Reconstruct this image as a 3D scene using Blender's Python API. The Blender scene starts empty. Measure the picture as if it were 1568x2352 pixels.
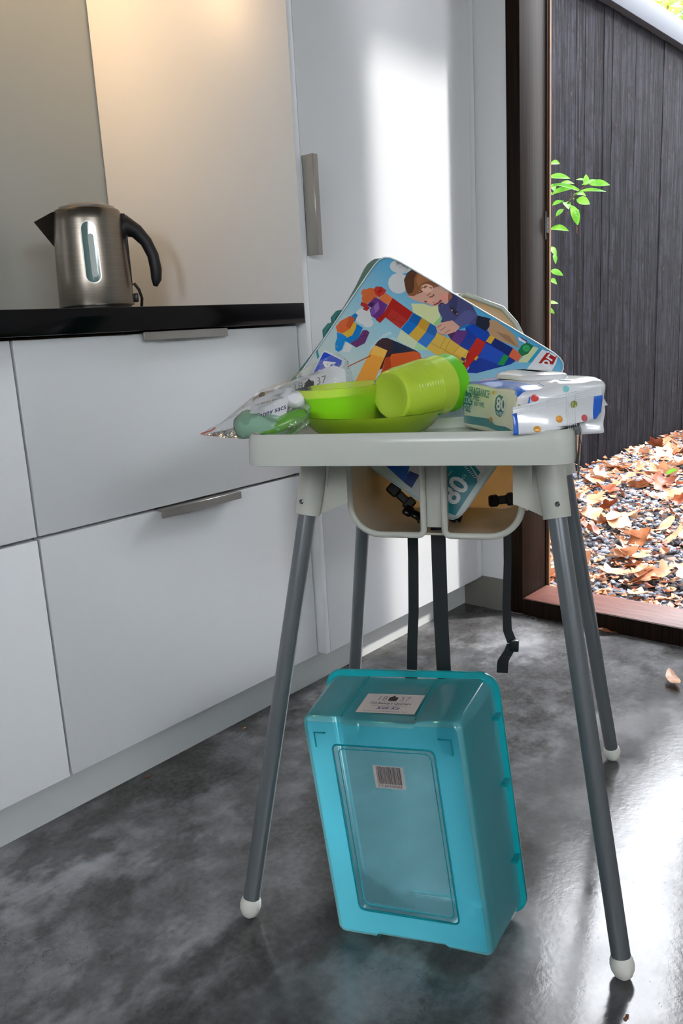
import bpy, bmesh, math, random, json
from mathutils import Vector, Matrix
random.seed(7)
sc = bpy.context.scene
COL = sc.collection
PI = math.pi

# ------------------------------------------------------------------ camera
cam_d = bpy.data.cameras.new('camera'); cam = bpy.data.objects.new('camera', cam_d); COL.objects.link(cam)
CX = Vector((0.647688,-0.759994,-0.053929)); CY = Vector((0.202634,0.103593,0.973760)); CZ = Vector((-0.734465,-0.641621,0.221096))      # image right, image up, backwards
m = Matrix((CX, CY, CZ)).transposed().to_4x4(); m.translation = Vector((0, 0, .87))
cam.matrix_world = m
cam_d.sensor_fit = 'VERTICAL'; cam_d.sensor_height = 36.0; cam_d.sensor_width = 24.0
cam_d.lens = 1890 / 2352 * 36.0
cam_d.clip_start = .02; cam_d.clip_end = 200
sc.camera = cam
# ------------------------------------------------------------------ sky, sun, exposure
sc.view_settings.view_transform = 'Standard'; sc.view_settings.look = 'None'
sc.view_settings.gamma = 1; sc.view_settings.use_curve_mapping = False
sc.view_settings.exposure = 0.35
sc.cycles.use_denoising = True
sc.cycles.transparent_max_bounces = 16
sc.cycles.max_bounces = 10
sc.cycles.sample_clamp_indirect = 8.0
SKY = 18.0
wld = bpy.data.worlds.new('sky'); sc.world = wld; wld.use_nodes = True
wn = wld.node_tree; bgn = wn.nodes['Background']
tc = wn.nodes.new('ShaderNodeTexCoord'); sx = wn.nodes.new('ShaderNodeSeparateXYZ')
rp = wn.nodes.new('ShaderNodeValToRGB')
wn.links.new(tc.outputs['Generated'], sx.inputs[0]); wn.links.new(sx.outputs['Z'], rp.inputs[0])
rp.color_ramp.elements[0].position = 0.0; rp.color_ramp.elements[0].color = (.56, .59, .6, 1)
rp.color_ramp.elements[1].position = .55; rp.color_ramp.elements[1].color = (.92, .95, 1.0, 1)
e = rp.color_ramp.elements.new(.3); e.color = (.9, .93, .98, 1)
wn.links.new(rp.outputs[0], bgn.inputs[0]); bgn.inputs[1].default_value = SKY
sd = bpy.data.lights.new('sun', 'SUN'); sd.energy = 3.5; sd.angle = math.radians(3); sd.color = (1, .96, .9)
so = bpy.data.objects.new('sun', sd); COL.objects.link(so)
sun_to = Vector((1, -1, 1.15)).normalized()          # towards the sun
so.rotation_euler = sun_to.to_track_quat('Z', 'Y').to_euler(); so.location = (5, -3, 5)

# ------------------------------------------------------------------ materials
def s2l(v):
    v /= 255.0
    return v / 12.92 if v <= .04045 else ((v + .055) / 1.055) ** 2.4
def rgb(r, g, b, k=1.0): return tuple(min(.92, s2l(q) * k) for q in (r, g, b)) + (1,)
class NT:
    def __init__(s, name):
        s.m = bpy.data.materials.new(name); s.m.use_nodes = True; s.t = s.m.node_tree; s.n = s.t.nodes
        s.b = s.n['Principled BSDF']; s.out = s.n['Material Output']
    def new(s, kind, **kw):
        n = s.n.new(kind)
        for k, v in kw.items():
            if k in n.inputs: n.inputs[k].default_value = v
            else: setattr(n, k, v)
        return n
    def ln(s, a, b): s.t.links.new(a, b)
    def coord(s, which='Object', scale=None):
        c = s.new('ShaderNodeTexCoord').outputs[which]
        if scale:
            mp = s.new('ShaderNodeMapping'); mp.inputs['Scale'].default_value = scale; s.ln(c, mp.inputs[0]); c = mp.outputs[0]
        return c
    def noise(s, vec, scale, detail=4, rough=.55):
        n = s.new('ShaderNodeTexNoise', Scale=scale, Detail=detail, Roughness=rough); s.ln(vec, n.inputs['Vector']); return n.outputs[0]
    def ramp(s, fac, stops):
        r = s.new('ShaderNodeValToRGB'); s.ln(fac, r.inputs[0]); el = r.color_ramp.elements
        el[0].position, el[0].color = stops[0]; el[1].position, el[1].color = stops[-1]
        for p, c in stops[1:-1]: q = el.new(p); q.color = c
        return r.outputs[0]
    def mix(s, fac, a, b, mode='MIX'):
        n = s.new('ShaderNodeMix', data_type='RGBA', blend_type=mode)
        for sock, val in ((0, fac), (6, a), (7, b)):
            if hasattr(val, 'is_linked'): s.ln(val, n.inputs[sock])
            else: n.inputs[sock].default_value = val
        return n.outputs[2]
    def bump(s, h, strength, dist=.002):
        n = s.new('ShaderNodeBump', Strength=strength, Distance=dist); s.ln(h, n.inputs['Height']); s.ln(n.outputs[0], s.b.inputs['Normal']); return n.outputs[0]
_g = lambda v: (v, v, v, 1)
def plain(name, col, rough=.5, metal=0, coat=0, noise=0.0, nscale=30, spec=.5):
    t = NT(name); b = t.b
    b.inputs['Roughness'].default_value = rough; b.inputs['Metallic'].default_value = metal
    b.inputs['Coat Weight'].default_value = coat; b.inputs['Coat Roughness'].default_value = .08
    b.inputs['Specular IOR Level'].default_value = spec
    if noise:
        c = t.noise(t.coord(), nscale)
        col2 = tuple(q * (1 - noise) for q in col[:3]) + (1,)
        t.ln(t.mix(c, col2, col), b.inputs['Base Color'])
    else: b.inputs['Base Color'].default_value = col
    return t.m
def translucent(name, col, through, trans=.5, clear=0.0, rough=.25, spec=1.0):
    """plastic that light passes: diffuse + translucent, a clear share, and a glossy skin"""
    t = NT(name)
    d = t.new('ShaderNodeBsdfDiffuse', Color=col); tr = t.new('ShaderNodeBsdfTranslucent', Color=through)
    m1 = t.new('ShaderNodeMixShader'); m1.inputs[0].default_value = trans; t.ln(d.outputs[0], m1.inputs[1]); t.ln(tr.outputs[0], m1.inputs[2])
    last = m1.outputs[0]
    if clear:
        tp = t.new('ShaderNodeBsdfTransparent', Color=through); m2 = t.new('ShaderNodeMixShader'); m2.inputs[0].default_value = clear
        t.ln(last, m2.inputs[1]); t.ln(tp.outputs[0], m2.inputs[2]); last = m2.outputs[0]
    g = t.new('ShaderNodeBsdfGlossy', Roughness=rough); fr = t.new('ShaderNodeFresnel', IOR=1.46)
    mu = t.new('ShaderNodeMath', operation='MULTIPLY'); t.ln(fr.outputs[0], mu.inputs[0]); mu.inputs[1].default_value = spec
    m3 = t.new('ShaderNodeMixShader'); t.ln(mu.outputs[0], m3.inputs[0]); t.ln(last, m3.inputs[1]); t.ln(g.outputs[0], m3.inputs[2])
    t.ln(m3.outputs[0], t.out.inputs[0]); t.n.remove(t.b)
    return t.m
def film(name, tint, milky=.06, bump=.6, scale=60, milk=(.8, .82, .8, 1)):
    t = NT(name)
    tp = t.new('ShaderNodeBsdfTransparent', Color=tint); d = t.new('ShaderNodeBsdfDiffuse', Color=milk)
    m1 = t.new('ShaderNodeMixShader'); m1.inputs[0].default_value = milky; t.ln(tp.outputs[0], m1.inputs[1]); t.ln(d.outputs[0], m1.inputs[2])
    g = t.new('ShaderNodeBsdfGlossy', Roughness=.08); fr = t.new('ShaderNodeFresnel', IOR=1.5)
    nz = t.noise(t.coord(), scale, 3); bp = t.new('ShaderNodeBump', Strength=bump, Distance=.004); t.ln(nz, bp.inputs['Height'])
    t.ln(bp.outputs[0], g.inputs['Normal']); t.ln(bp.outputs[0], fr.inputs['Normal'])
    m3 = t.new('ShaderNodeMixShader'); t.ln(fr.outputs[0], m3.inputs[0]); t.ln(m1.outputs[0], m3.inputs[1]); t.ln(g.outputs[0], m3.inputs[2])
    t.ln(m3.outputs[0], t.out.inputs[0]); t.n.remove(t.b)
    return t.m

MT = {}
MT['cab'] = plain('white_satin_lacquer', rgb(222, 224, 226), .38)
MT['wall'] = plain('white_wall_paint', rgb(214, 215, 216), .7)
MT['ceil'] = plain('grey_board_ceiling', rgb(120, 120, 120), .7)
MT['splash'] = plain('pale_grey_green_glass', rgb(168, 172, 168), .12, coat=.3)
MT['kick'] = plain('grey_plinth', rgb(203, 206, 205), .35)
MT['skirt'] = plain('dark_grey_skirting', rgb(118, 116, 108), .5, noise=.2)
MT['black'] = plain('black_polished_stone', rgb(7, 7, 8), .12, noise=.3, nscale=400, spec=.22)
MT['gap'] = plain('dark_gap', rgb(30, 30, 30), .8)
MT['paper'] = plain('white_card', rgb(240, 240, 242), .6)
MT['ink'] = plain('black_ink', rgb(20, 20, 24), .6)
MT['grey_ink'] = plain('grey_ink', rgb(105, 105, 100), .6)
MT['blue_ink'] = plain('blue_pen_ink', rgb(25, 25, 110), .6)
MT['leg'] = plain('silver_grey_paint', rgb(112, 117, 121), .3, metal=.4, coat=.15)
MT['foot'] = plain('off_white_plastic_foot', rgb(225, 224, 214), .4)
MT['screw'] = plain('zinc_screw', rgb(150, 150, 150), .25, metal=1)
MT['strap'] = plain('black_webbing', rgb(34, 40, 42), .8, noise=.4, nscale=300)
MT['buckle'] = plain('black_plastic', rgb(16, 16, 17), .35)
MT['handle_k'] = plain('matte_black_plastic', rgb(24, 24, 27), .5)
MT['chair'] = translucent('white_polypropylene', rgb(214, 216, 205), (.8, .62, .38, 1), trans=.22, rough=.22, spec=.8)
MT['shell'] = translucent('white_seat_plastic', rgb(206, 206, 192), (.9, .62, .3, 1), trans=.42, rough=.22, spec=.7)
MT['tray'] = translucent('white_tray_plastic', rgb(214, 217, 208), (.8, .8, .7, 1), trans=.1, rough=.2, spec=.9)
t = NT('brushed_steel'); nz = t.noise(t.coord('Object', (3, 3, 500)), 3, 3)
t.ln(t.ramp(nz, [(.3, rgb(126, 118, 108)), (.7, rgb(144, 136, 126))]), t.b.inputs['Base Color'])
t.b.inputs['Metallic'].default_value = 1; t.b.inputs['Roughness'].default_value = .27; t.b.inputs['Anisotropic'].default_value = .6
MT['steel'] = t.m
MT['dsteel'] = plain('satin_steel', rgb(172, 168, 162), .34, metal=1)
MT['gauge'] = plain('water_gauge_glass', rgb(70, 110, 105), .05, coat=.5)
MT['gscale'] = plain('gauge_scale_strip', rgb(190, 205, 200), .4)
# polished concrete: large cloudy stains, a finer mottling, hairline cracks and pinholes
t = NT('polished_concrete'); co = t.coord('Object')
big = t.noise(co, 2.6, 6, .62); mid = t.noise(co, 11, 5, .6); fine = t.noise(co, 95, 3, .6)
c1 = t.ramp(big, [(.36, rgb(50, 49, 48)), (.5, rgb(84, 83, 84)), (.64, rgb(152, 152, 155))])
c2 = t.ramp(mid, [(.34, rgb(44, 42, 39)), (.48, rgb(78, 77, 76)), (.66, rgb(122, 123, 126))])
c3 = t.mix(.38, c1, c2); stn = t.ramp(t.noise(t.coord('Object', (1.0, 1.35, 1)), 4.3, 6, .6), [(.50, _g(0)), (.57, _g(.62))])
c3 = t.mix(stn, c3, rgb(40, 38, 34)); c4 = t.mix(.10, c3, t.ramp(fine, [(.35, _g(.015)), (.65, _g(.22))]))
vo = t.new('ShaderNodeTexVoronoi', feature='DISTANCE_TO_EDGE', Scale=7.0)
wp = t.new('ShaderNodeVectorMath', operation='ADD'); nzv = t.new('ShaderNodeTexNoise', Scale=9.0, Detail=4.0); t.ln(co, nzv.inputs['Vector'])
t.ln(co, wp.inputs[0]); t.ln(nzv.outputs[1], wp.inputs[1]); t.ln(wp.outputs[0], vo.inputs['Vector'])
crk = t.ramp(vo.outputs[0], [(0, _g(.45)), (.012, _g(1))])
crm = t.ramp(t.noise(co, 3.1, 2), [(.5, _g(0)), (.62, _g(1))])
c5 = t.mix(crm, c4, t.mix(1.0, c4, crk, 'MULTIPLY'))
pv = t.new('ShaderNodeTexVoronoi', Scale=60.0); t.ln(co, pv.inputs['Vector'])
pin = t.ramp(pv.outputs[0], [(.03, _g(.35)), (.07, _g(1))])
t.ln(t.mix(.45, c5, t.mix(1.0, c5, pin, 'MULTIPLY')), t.b.inputs['Base Color'])
t.ln(t.ramp(mid, [(.35, _g(.2)), (.65, _g(.11))]), t.b.inputs['Roughness'])
t.b.inputs['Specular IOR Level'].default_value = .38
t.bump(t.mix(.5, fine, pin), .12, .002)
MT['floor'] = t.m
def timber(name, dark, light, scale, rough=.45, spec=.5):
    t = NT(name); nz = t.noise(t.coord('Object', scale), 4, 6, .65)
    t.ln(t.ramp(nz, [(.3, dark), (.7, light)]), t.b.inputs['Base Color']); t.b.inputs['Roughness'].default_value = rough
    t.b.inputs['Specular IOR Level'].default_value = spec; t.bump(nz, .15); return t.m
MT['post'] = timber('dark_stained_timber', rgb(16, 11, 8), rgb(40, 27, 19), (30, 30, 1), .5, .07)
MT['sill'] = timber('red_brown_timber_sill', rgb(66, 38, 32), rgb(112, 70, 60), (30, 2, 30), .5, .2)
MT['raw'] = timber('raw_brown_timber_edge', rgb(88, 56, 30), rgb(140, 96, 58), (40, 40, 3), .6)
# charred boards: each board its own tone, with silvery scuffs and rust-brown flecks
t = NT('charred_boards'); co = t.coord('Object'); sp = t.new('ShaderNodeSeparateXYZ'); t.ln(co, sp.inputs[0])
dv = t.new('ShaderNodeMath', operation='DIVIDE'); t.ln(sp.outputs[0], dv.inputs[0]); dv.inputs[1].default_value = .11
fl = t.new('ShaderNodeMath', operation='FLOOR'); t.ln(dv.outputs[0], fl.inputs[0])
wnz = t.new('ShaderNodeTexWhiteNoise', noise_dimensions='1D'); t.ln(fl.outputs[0], wnz.inputs['W'])
st = t.noise(t.coord('Object', (16, 16, .7)), 3, 7, .7); bl = t.noise(co, 9, 6, .7); fk = t.noise(t.coord('Object', (18, 18, 4)), 3, 5, .7)
base = t.mix(wnz.outputs[0], rgb(8, 7, 9), rgb(22, 21, 25))
base = t.mix(t.ramp(st, [(.45, _g(0)), (.75, _g(.9))]), base, rgb(52, 50, 58))
base = t.mix(t.ramp(bl, [(.48, _g(0)), (.62, _g(.75))]), base, rgb(12, 11, 12))
base = t.mix(t.ramp(fk, [(.63, _g(0)), (.70, _g(.75))]), base, rgb(88, 56, 45))
t.ln(base, t.b.inputs['Base Color']); t.b.inputs['Roughness'].default_value = .8; t.b.inputs['Specular IOR Level'].default_value = .04; t.bump(st, .4, .004)
MT['fence'] = t.m
MT['cap'] = plain('grey_metal_capping', rgb(70, 73, 80), .6, spec=.2)
t = NT('dark_gravel'); ob = t.new('ShaderNodeTexCoord'); nz = t.noise(ob.outputs['Object'], 32, 3)
t.ln(t.ramp(nz, [(.3, rgb(62, 64, 72)), (.5, rgb(100, 104, 114)), (.7, rgb(150, 152, 162))]), t.b.inputs['Base Color']); t.b.inputs['Roughness'].default_value = .7
MT['gravel'] = t.m
MT['soil'] = plain('dark_soil', rgb(58, 46, 40), .9, noise=.5)
def leafmat(name, a, b, tr):
    t = NT(name); nz = t.noise(t.coord('Object'), 25, 4)
    cc = t.ramp(nz, [(.35, a), (.65, b)]); d = t.new('ShaderNodeBsdfDiffuse'); q = t.new('ShaderNodeBsdfTranslucent'); mx = t.new('ShaderNodeMixShader'); mx.inputs[0].default_value = tr
    t.ln(cc, d.inputs[0]); t.ln(cc, q.inputs[0]); t.ln(d.outputs[0], mx.inputs[1]); t.ln(q.outputs[0], mx.inputs[2])
    g = t.new('ShaderNodeBsdfGlossy', Roughness=.35); m2 = t.new('ShaderNodeMixShader'); m2.inputs[0].default_value = .05
    t.ln(mx.outputs[0], m2.inputs[1]); t.ln(g.outputs[0], m2.inputs[2]); t.ln(m2.outputs[0], t.out.inputs[0]); t.n.remove(t.b); return t.m
MT['dry0'] = leafmat('pale_tan_dry_leaf', rgb(178, 126, 92), rgb(206, 160, 126), .15)
MT['dry1'] = leafmat('brown_dry_leaf', rgb(120, 70, 44), rgb(172, 108, 70), .15)
MT['dry2'] = leafmat('red_brown_dry_leaf', rgb(104, 48, 28), rgb(142, 76, 46), .15)
MT['green'] = leafmat('fresh_green_leaf', rgb(84, 150, 40), rgb(126, 186, 60), .4)
MT['canopy'] = leafmat('yellow_green_leaf', rgb(96, 106, 34), rgb(150, 146, 60), .5)
MT['canopy2'] = leafmat('mid_green_leaf', rgb(56, 84, 34), rgb(92, 118, 50), .5)
MT['bark'] = plain('grey_brown_bark', rgb(86, 72, 58), .85, noise=.4)
MT['teal'] = plain('teal_fabric', rgb(20, 120, 118), .45, noise=.2, nscale=200)
MT['box'] = translucent('turquoise_frosted_plastic', (.06, .66, .88, 1), (.20, .82, .97, 1), trans=.55, clear=.34, rough=.18)
MT['boxwall'] = translucent('turquoise_wall_plastic', (.12, .72, .82, 1), (.42, .90, .95, 1), trans=.5, clear=.5, rough=.12)
MT['boxclear'] = translucent('turquoise_clear_plastic', (.14, .66, .80, 1), (.66, .91, .95, 1), trans=.45, clear=.76, rough=.08)
MT['boxrim'] = translucent('turquoise_solid_rim', rgb(20, 190, 200), rgb(80, 220, 226), trans=.5, clear=.35, rough=.15)
MT['lime'] = translucent('lime_translucent_plastic', (.62, .92, .06, 1), (.84, .99, .16, 1), trans=.5, clear=.32, rough=.2)
MT['limecup'] = translucent('lime_cup_plastic', (.72, .95, .08, 1), (.88, .99, .18, 1), trans=.3, clear=.03, rough=.2)
MT['grn'] = translucent('bright_green_plastic', (.22, .90, .01, 1), (.34, .96, .02, 1), trans=.4, clear=.08, rough=.2)
MT['dgrn'] = translucent('green_clear_plastic', rgb(40, 170, 40), rgb(70, 200, 50), trans=.4, clear=.25, rough=.1)
MT['skin'] = film('clear_inner_skin', (.99, 1, .98, 1), .0, .0, 10)
MT['film'] = film('clear_crinkled_film', (.98, .985, .98, 1), .06, 1.0, 60)
MT['film2'] = film('thin_clear_film', (.93, .93, .94, 1), .12, .7, 40)
MT['sack'] = translucent('pale_green_thin_plastic', rgb(186, 230, 205), rgb(190, 238, 205), trans=.4, clear=.12, rough=.2)
MT['limesack'] = translucent('lime_thin_plastic', rgb(140, 210, 90), rgb(150, 225, 90), trans=.4, clear=.12, rough=.2)
MT['packwhite'] = plain('glossy_white_wrapper', rgb(232, 234, 236), .22, coat=.6)
MT['packside'] = plain('pale_lime_wrapper', rgb(248, 251, 226), .22, coat=.6)
MT['lid'] = plain('white_flip_lid', rgb(240, 242, 244), .2, coat=.4)
# printed face of the toy bag: sky print turning from blue to pale green across the sheet
t = NT('printed_sky'); sp = t.new('ShaderNodeSeparateXYZ'); t.ln(t.coord('Object'), sp.inputs[0])
mr = t.new('ShaderNodeMapRange'); t.ln(sp.outputs[1], mr.inputs[0]); mr.inputs[1].default_value = 0; mr.inputs[2].default_value = -.19
cb = t.ramp(mr.outputs[0], [(0, rgb(84, 170, 214, 1.05)), (.55, rgb(150, 196, 214, 1.05)), (1, rgb(190, 208, 205, 1.05))])
t.ln(cb, t.b.inputs['Base Color']); t.b.inputs['Roughness'].default_value = .3; t.b.inputs['Coat Weight'].default_value = .7; t.b.inputs['Coat Roughness'].default_value = .16
MT['sky_print'] = t.m
_pm = {}
def printed(c, k=1.12, coat=.6, rough=.3):
    key = tuple(c) + (k,)
    if key not in _pm: _pm[key] = plain('printed_ink_%d' % len(_pm), rgb(*c, k), rough, coat=coat)
    return _pm[key]

# ------------------------------------------------------------------ object helpers
def finish(name, me, mats, parent=None, smooth=False, angle=None):
    if not isinstance(mats, (list, tuple)): mats = [mats]
    for q in mats: me.materials.append(q)
    if smooth:
        me.polygons.foreach_set('use_smooth', [True] * len(me.polygons))
        if angle: 
            try: me.set_sharp_from_angle(angle=math.radians(angle))
            except Exception: pass
    o = bpy.data.objects.new(name, me); COL.objects.link(o)
    if parent is not None: o.parent = parent
    return o
def from_bm(name, bm, mats, parent=None, smooth=False, angle=None, normals=True):
    if normals: bmesh.ops.recalc_face_normals(bm, faces=bm.faces)
    me = bpy.data.meshes.new(name); bm.to_mesh(me); bm.free()
    return finish(name, me, mats, parent, smooth, angle)
def from_data(name, vs, fs, mats, parent=None, smooth=False, angle=None, fm=None, fixn=False):
    me = bpy.data.meshes.new(name); me.from_pydata([tuple(q) for q in vs], [], fs)
    if fm: me.polygons.foreach_set('material_index', fm)
    if fixn:
        bm = bmesh.new(); bm.from_mesh(me); bmesh.ops.recalc_face_normals(bm, faces=bm.faces); bm.to_mesh(me); bm.free()
    me.update(); return finish(name, me, mats, parent, smooth, angle)
def bm_box(bm, lo, hi, bev=0.0, seg=2):
    lo = Vector(lo); hi = Vector(hi)
    r = bmesh.ops.create_cube(bm, size=1.0)
    for q in r['verts']: q.co = Vector(((lo.x + hi.x) / 2 + q.co.x * (hi.x - lo.x), (lo.y + hi.y) / 2 + q.co.y * (hi.y - lo.y), (lo.z + hi.z) / 2 + q.co.z * (hi.z - lo.z)))
    if bev:
        es = list({e for q in r['verts'] for e in q.link_edges})
        bmesh.ops.bevel(bm, geom=es, offset=bev, segments=seg, affect='EDGES', profile=.5)
def box(name, lo, hi, mat, parent=None, bev=0.0, seg=2):
    bm = bmesh.new(); bm_box(bm, lo, hi, bev, seg); return from_bm(name, bm, mat, parent, smooth=bool(bev), angle=40)
def tube_data(pts, rad, seg=16, cap=True, flat=1.0, up=None):
    """swept tube; flat<1 squashes it along the frame's second axis"""
    pts = [Vector(p) for p in pts]; n = len(pts); vs, fs = [], []
    if not hasattr(rad, '__len__'): rad = [rad] * n
    ref = Vector(up) if up else None; prev = None
    for i in range(n):
        d = (pts[min(i + 1, n - 1)] - pts[max(i - 1, 0)]).normalized()
        if ref: a = ref - d * ref.dot(d)
        elif prev: a = prev - d * prev.dot(d)
        else: a = d.orthogonal()
        if a.length < 1e-6: a = d.orthogonal()
        a.normalize(); prev = a; b = d.cross(a)
        for k in range(seg):
            th = 2 * PI * k / seg; vs.append(pts[i] + (a * math.cos(th) + b * math.sin(th) * flat) * rad[i])
    for i in range(n - 1):
        for k in range(seg): fs.append((i * seg + k, i * seg + (k + 1) % seg, (i + 1) * seg + (k + 1) % seg, (i + 1) * seg + k))
    if cap: fs += [tuple(reversed(range(seg))), tuple(range((n - 1) * seg, n * seg))]
    return vs, fs
def tube(name, pts, rad, mat, parent=None, seg=16, flat=1.0, up=None):
    vs, fs = tube_data(pts, rad, seg, True, flat, up); return from_data(name, vs, fs, mat, parent, True, 50, fixn=True)
def lathe(name, prof, mat, parent=None, seg=48, M=None, sx=1.0, sy=1.0, closed=False, angle=35, skin=None):
    vs, fs = [], []; n = len(prof)
    for r, z in prof:
        for k in range(seg):
            th = 2 * PI * k / seg; p = Vector((r * sx * math.cos(th), r * sy * math.sin(th), z)); vs.append(M @ p if M else p)
    rows = n if closed else n - 1
    for i in range(rows):
        j = (i + 1) % n
        for k in range(seg): fs.append((i * seg + k, i * seg + (k + 1) % seg, j * seg + (k + 1) % seg, j * seg + k))
    bm = bmesh.new(); bv = [bm.verts.new(v) for v in vs]
    for i_, f in enumerate(fs):
        q_ = bm.faces.new([bv[q] for q in f])
        if skin and i_ // seg >= skin[0]: q_.material_index = 1
    bmesh.ops.remove_doubles(bm, verts=bm.verts, dist=1e-6)
    return from_bm(name, bm, [mat, skin[1]] if skin else mat, parent, True, angle)
def prism(name, poly, origin, ax, ay, an, th, mat, parent=None, bev=0.0):
    """polygon in the plane (origin, ax, ay), given thickness th along an"""
    o, ax, ay, an = Vector(origin), Vector(ax), Vector(ay), Vector(an)
    bm = bmesh.new(); a = [bm.verts.new(o + ax * p[0] + ay * p[1]) for p in poly]; b = [bm.verts.new(o + ax * p[0] + ay * p[1] + an * th) for p in poly]
    n = len(poly); bm.faces.new(a); bm.faces.new(list(reversed(b)))
    for i in range(n): bm.faces.new((a[i], b[i], b[(i + 1) % n], a[(i + 1) % n]))
    bmesh.ops.recalc_face_normals(bm, faces=bm.faces)
    if bev: bmesh.ops.bevel(bm, geom=[e for e in bm.edges], offset=bev, segments=2, affect='EDGES', profile=.5)
    return from_bm(name, bm, mat, parent, bool(bev), 40)
def text_data(s, size=1.0, bold=0.0, shear=0.0):
    cu = bpy.data.curves.new('t', 'FONT'); cu.body = s; cu.size = size; cu.align_x = 'CENTER'; cu.align_y = 'CENTER'; cu.offset = bold; cu.shear = shear; cu.resolution_u = 3
    o = bpy.data.objects.new('t', cu); me = o.to_mesh()
    vs = [(q.co.x, q.co.y) for q in me.vertices]; fs = [tuple(p.vertices) for p in me.polygons]
    o.to_mesh_clear(); bpy.data.objects.remove(o); bpy.data.curves.remove(cu)
    return vs, fs
class Sheet:
    """gathers flat print (outlines and lettering) onto a surface F(s, t, lift)"""
    def __init__(s, F, grid=.012, lift=.00018): s.F, s.g, s.l = F, grid, lift; s.v, s.f, s.m, s.mats = [], [], [], []
    def mi(s, mat):
        if mat not in s.mats: s.mats.append(mat)
        return s.mats.index(mat)
    def raw(s, vs, fs, mat, layer):
        n = len(s.v); i = s.mi(mat); s.v += [s.F(a, b, layer * s.l) for a, b in vs]; s.f += [tuple(q + n for q in f) for f in fs]; s.m += [i] * len(fs)
    def poly(s, pts, mat, layer):
        bm = bmesh.new(); f = bm.faces.new([bm.verts.new((p[0], p[1], 0)) for p in pts]); bmesh.ops.triangulate(bm, faces=[f])
        for ax in (0, 1):
            lo = min(p[ax] for p in pts); hi = max(p[ax] for p in pts); k = math.floor(lo / s.g) + 1
            while k * s.g < hi:
                co = [0, 0, 0]; no = [0, 0, 0]; co[ax] = k * s.g; no[ax] = 1
                bmesh.ops.bisect_plane(bm, geom=bm.verts[:] + bm.edges[:] + bm.faces[:], plane_co=co, plane_no=no); k += 1
        bm.verts.index_update(); vs = [(v.co.x, v.co.y) for v in bm.verts]; fs = [[v.index for v in f.verts] for f in bm.faces]; bm.free(); s.raw(vs, fs, mat, layer)
    def text(s, body, at, rd, ud, size, mat, layer, bold=0.0, sxx=1.0, shear=0.0):
        vs, fs = text_data(body, size, bold, shear)
        s.raw([(at[0] + rd[0] * x * sxx + ud[0] * y, at[1] + rd[1] * x * sxx + ud[1] * y) for x, y in vs], fs, mat, layer)
    def build(s, name, parent, smooth=True): return from_data(name, s.v, s.f, s.mats, parent, smooth, fm=s.m)
def tag(o, label, cat, group=None):
    o['label'] = label; o['category'] = cat
    if group: o['group'] = group
    return o
def thing(name, label, cat, loc=(0, 0, 0), rz=0.0, group=None, M=None):
    o = bpy.data.objects.new(name, None); COL.objects.link(o); o.empty_display_size = .05
    if M is not None: o.matrix_world = M
    else: o.location = loc; o.rotation_euler = (0, 0, rz)
    return tag(o, label, cat, group)
def struct(o): o['kind'] = 'structure'; return o

# ------------------------------------------------------------------ the setting
struct(box('floor', (-3.2, -3.6, -.12), (2.095, 1.96, 0), MT['floor']))
struct(box('ceiling', (-3.2, -3.6, 2.62), (2.26, 2.06, 2.74), MT['ceil']))
struct(box('wall_back', (-3.2, 1.96, 0), (2.26, 2.08, 2.62), MT['splash']))
bm = bmesh.new(); bm_box(bm, (-3.32, -3.6, 0), (-3.2, -1.2, 2.62)); bm_box(bm, (-3.32, -.2, 0), (-3.2, 2.08, 2.62)); bm_box(bm, (-3.32, -1.2, 2.4), (-3.2, -.2, 2.62)); bm_box(bm, (-3.32, -1.2, 0), (-3.2, -.2, 1.6))
struct(from_bm('wall_left', bm, MT['wall']))
bm = bmesh.new(); bm_box(bm, (-3.2, -3.72, 0), (-3.0, -3.6, 2.62)); bm_box(bm, (.2, -3.72, 0), (2.26, -3.6, 2.62)); bm_box(bm, (-3.0, -3.72, 2.45), (.2, -3.6, 2.62)); bm_box(bm, (-3.0, -3.72, 0), (.2, -3.6, 2.0))
struct(from_bm('wall_rear', bm, MT['wall']))
bm = bmesh.new(); bm_box(bm, (2.097, 1.176, 0), (2.26, 1.96, 2.62)); bm_box(bm, (2.097, -3.6, 0), (2.26, .60, 2.62)); bm_box(bm, (2.097, .60, 2.42), (2.26, 1.176, 2.62))
struct(from_bm('wall_right', bm, MT['wall']))
struct(box('baseboard_right', (2.088, 1.178, 0), (2.0965, 1.331, .098), MT['skirt']))
# dark timber door frame: jamb, lining groove, raw outer edge, sill
d1 = bpy.data.objects.new('door_1', None); COL.objects.link(d1); d1.location = (2.097, 1.0, 0); d1['kind'] = 'structure'
def dx(lo, hi): return [lo[0] - 2.097, lo[1] - 1.0, lo[2]], [hi[0] - 2.097, hi[1] - 1.0, hi[2]]
box('jamb', *dx((2.094, 1.135, 0), (2.24, 1.1755, 2.42)), MT['post'], d1, .002)
box('jamb_stop', *dx((2.2405, 1.132, .0), (2.252, 1.1755, 2.42)), MT['post'], d1, .001)
box('jamb_outer_edge', *dx((2.2525, 1.1295, .0), (2.262, 1.1755, 2.42)), MT['raw'], d1)
box('far_jamb', *dx((2.094, .6005, 0), (2.26, .642, 2.42)), MT['post'], d1, .002)
box('head', *dx((2.094, .6425, 2.36), (2.26, 1.1345, 2.42)), MT['post'], d1, .002)
box('sill_shade_face', *dx((2.0935, .6425, 0), (2.0985, 1.1345, .0485)), MT['post'], d1)  # dark board imitating the shade on the sill's room side
box('sill', *dx((2.0985, .6425, 0), (2.245, 1.1345, .05)), MT['sill'], d1, .003)
box('latch_plate', *dx((2.234, 1.1325, 1.075), (2.2402, 1.1349, 1.15)), MT['screw'], d1)
box('latch_keep', *dx((2.239, 1.129, 1.092), (2.2465, 1.1318, 1.134)), MT['screw'], d1)

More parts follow.
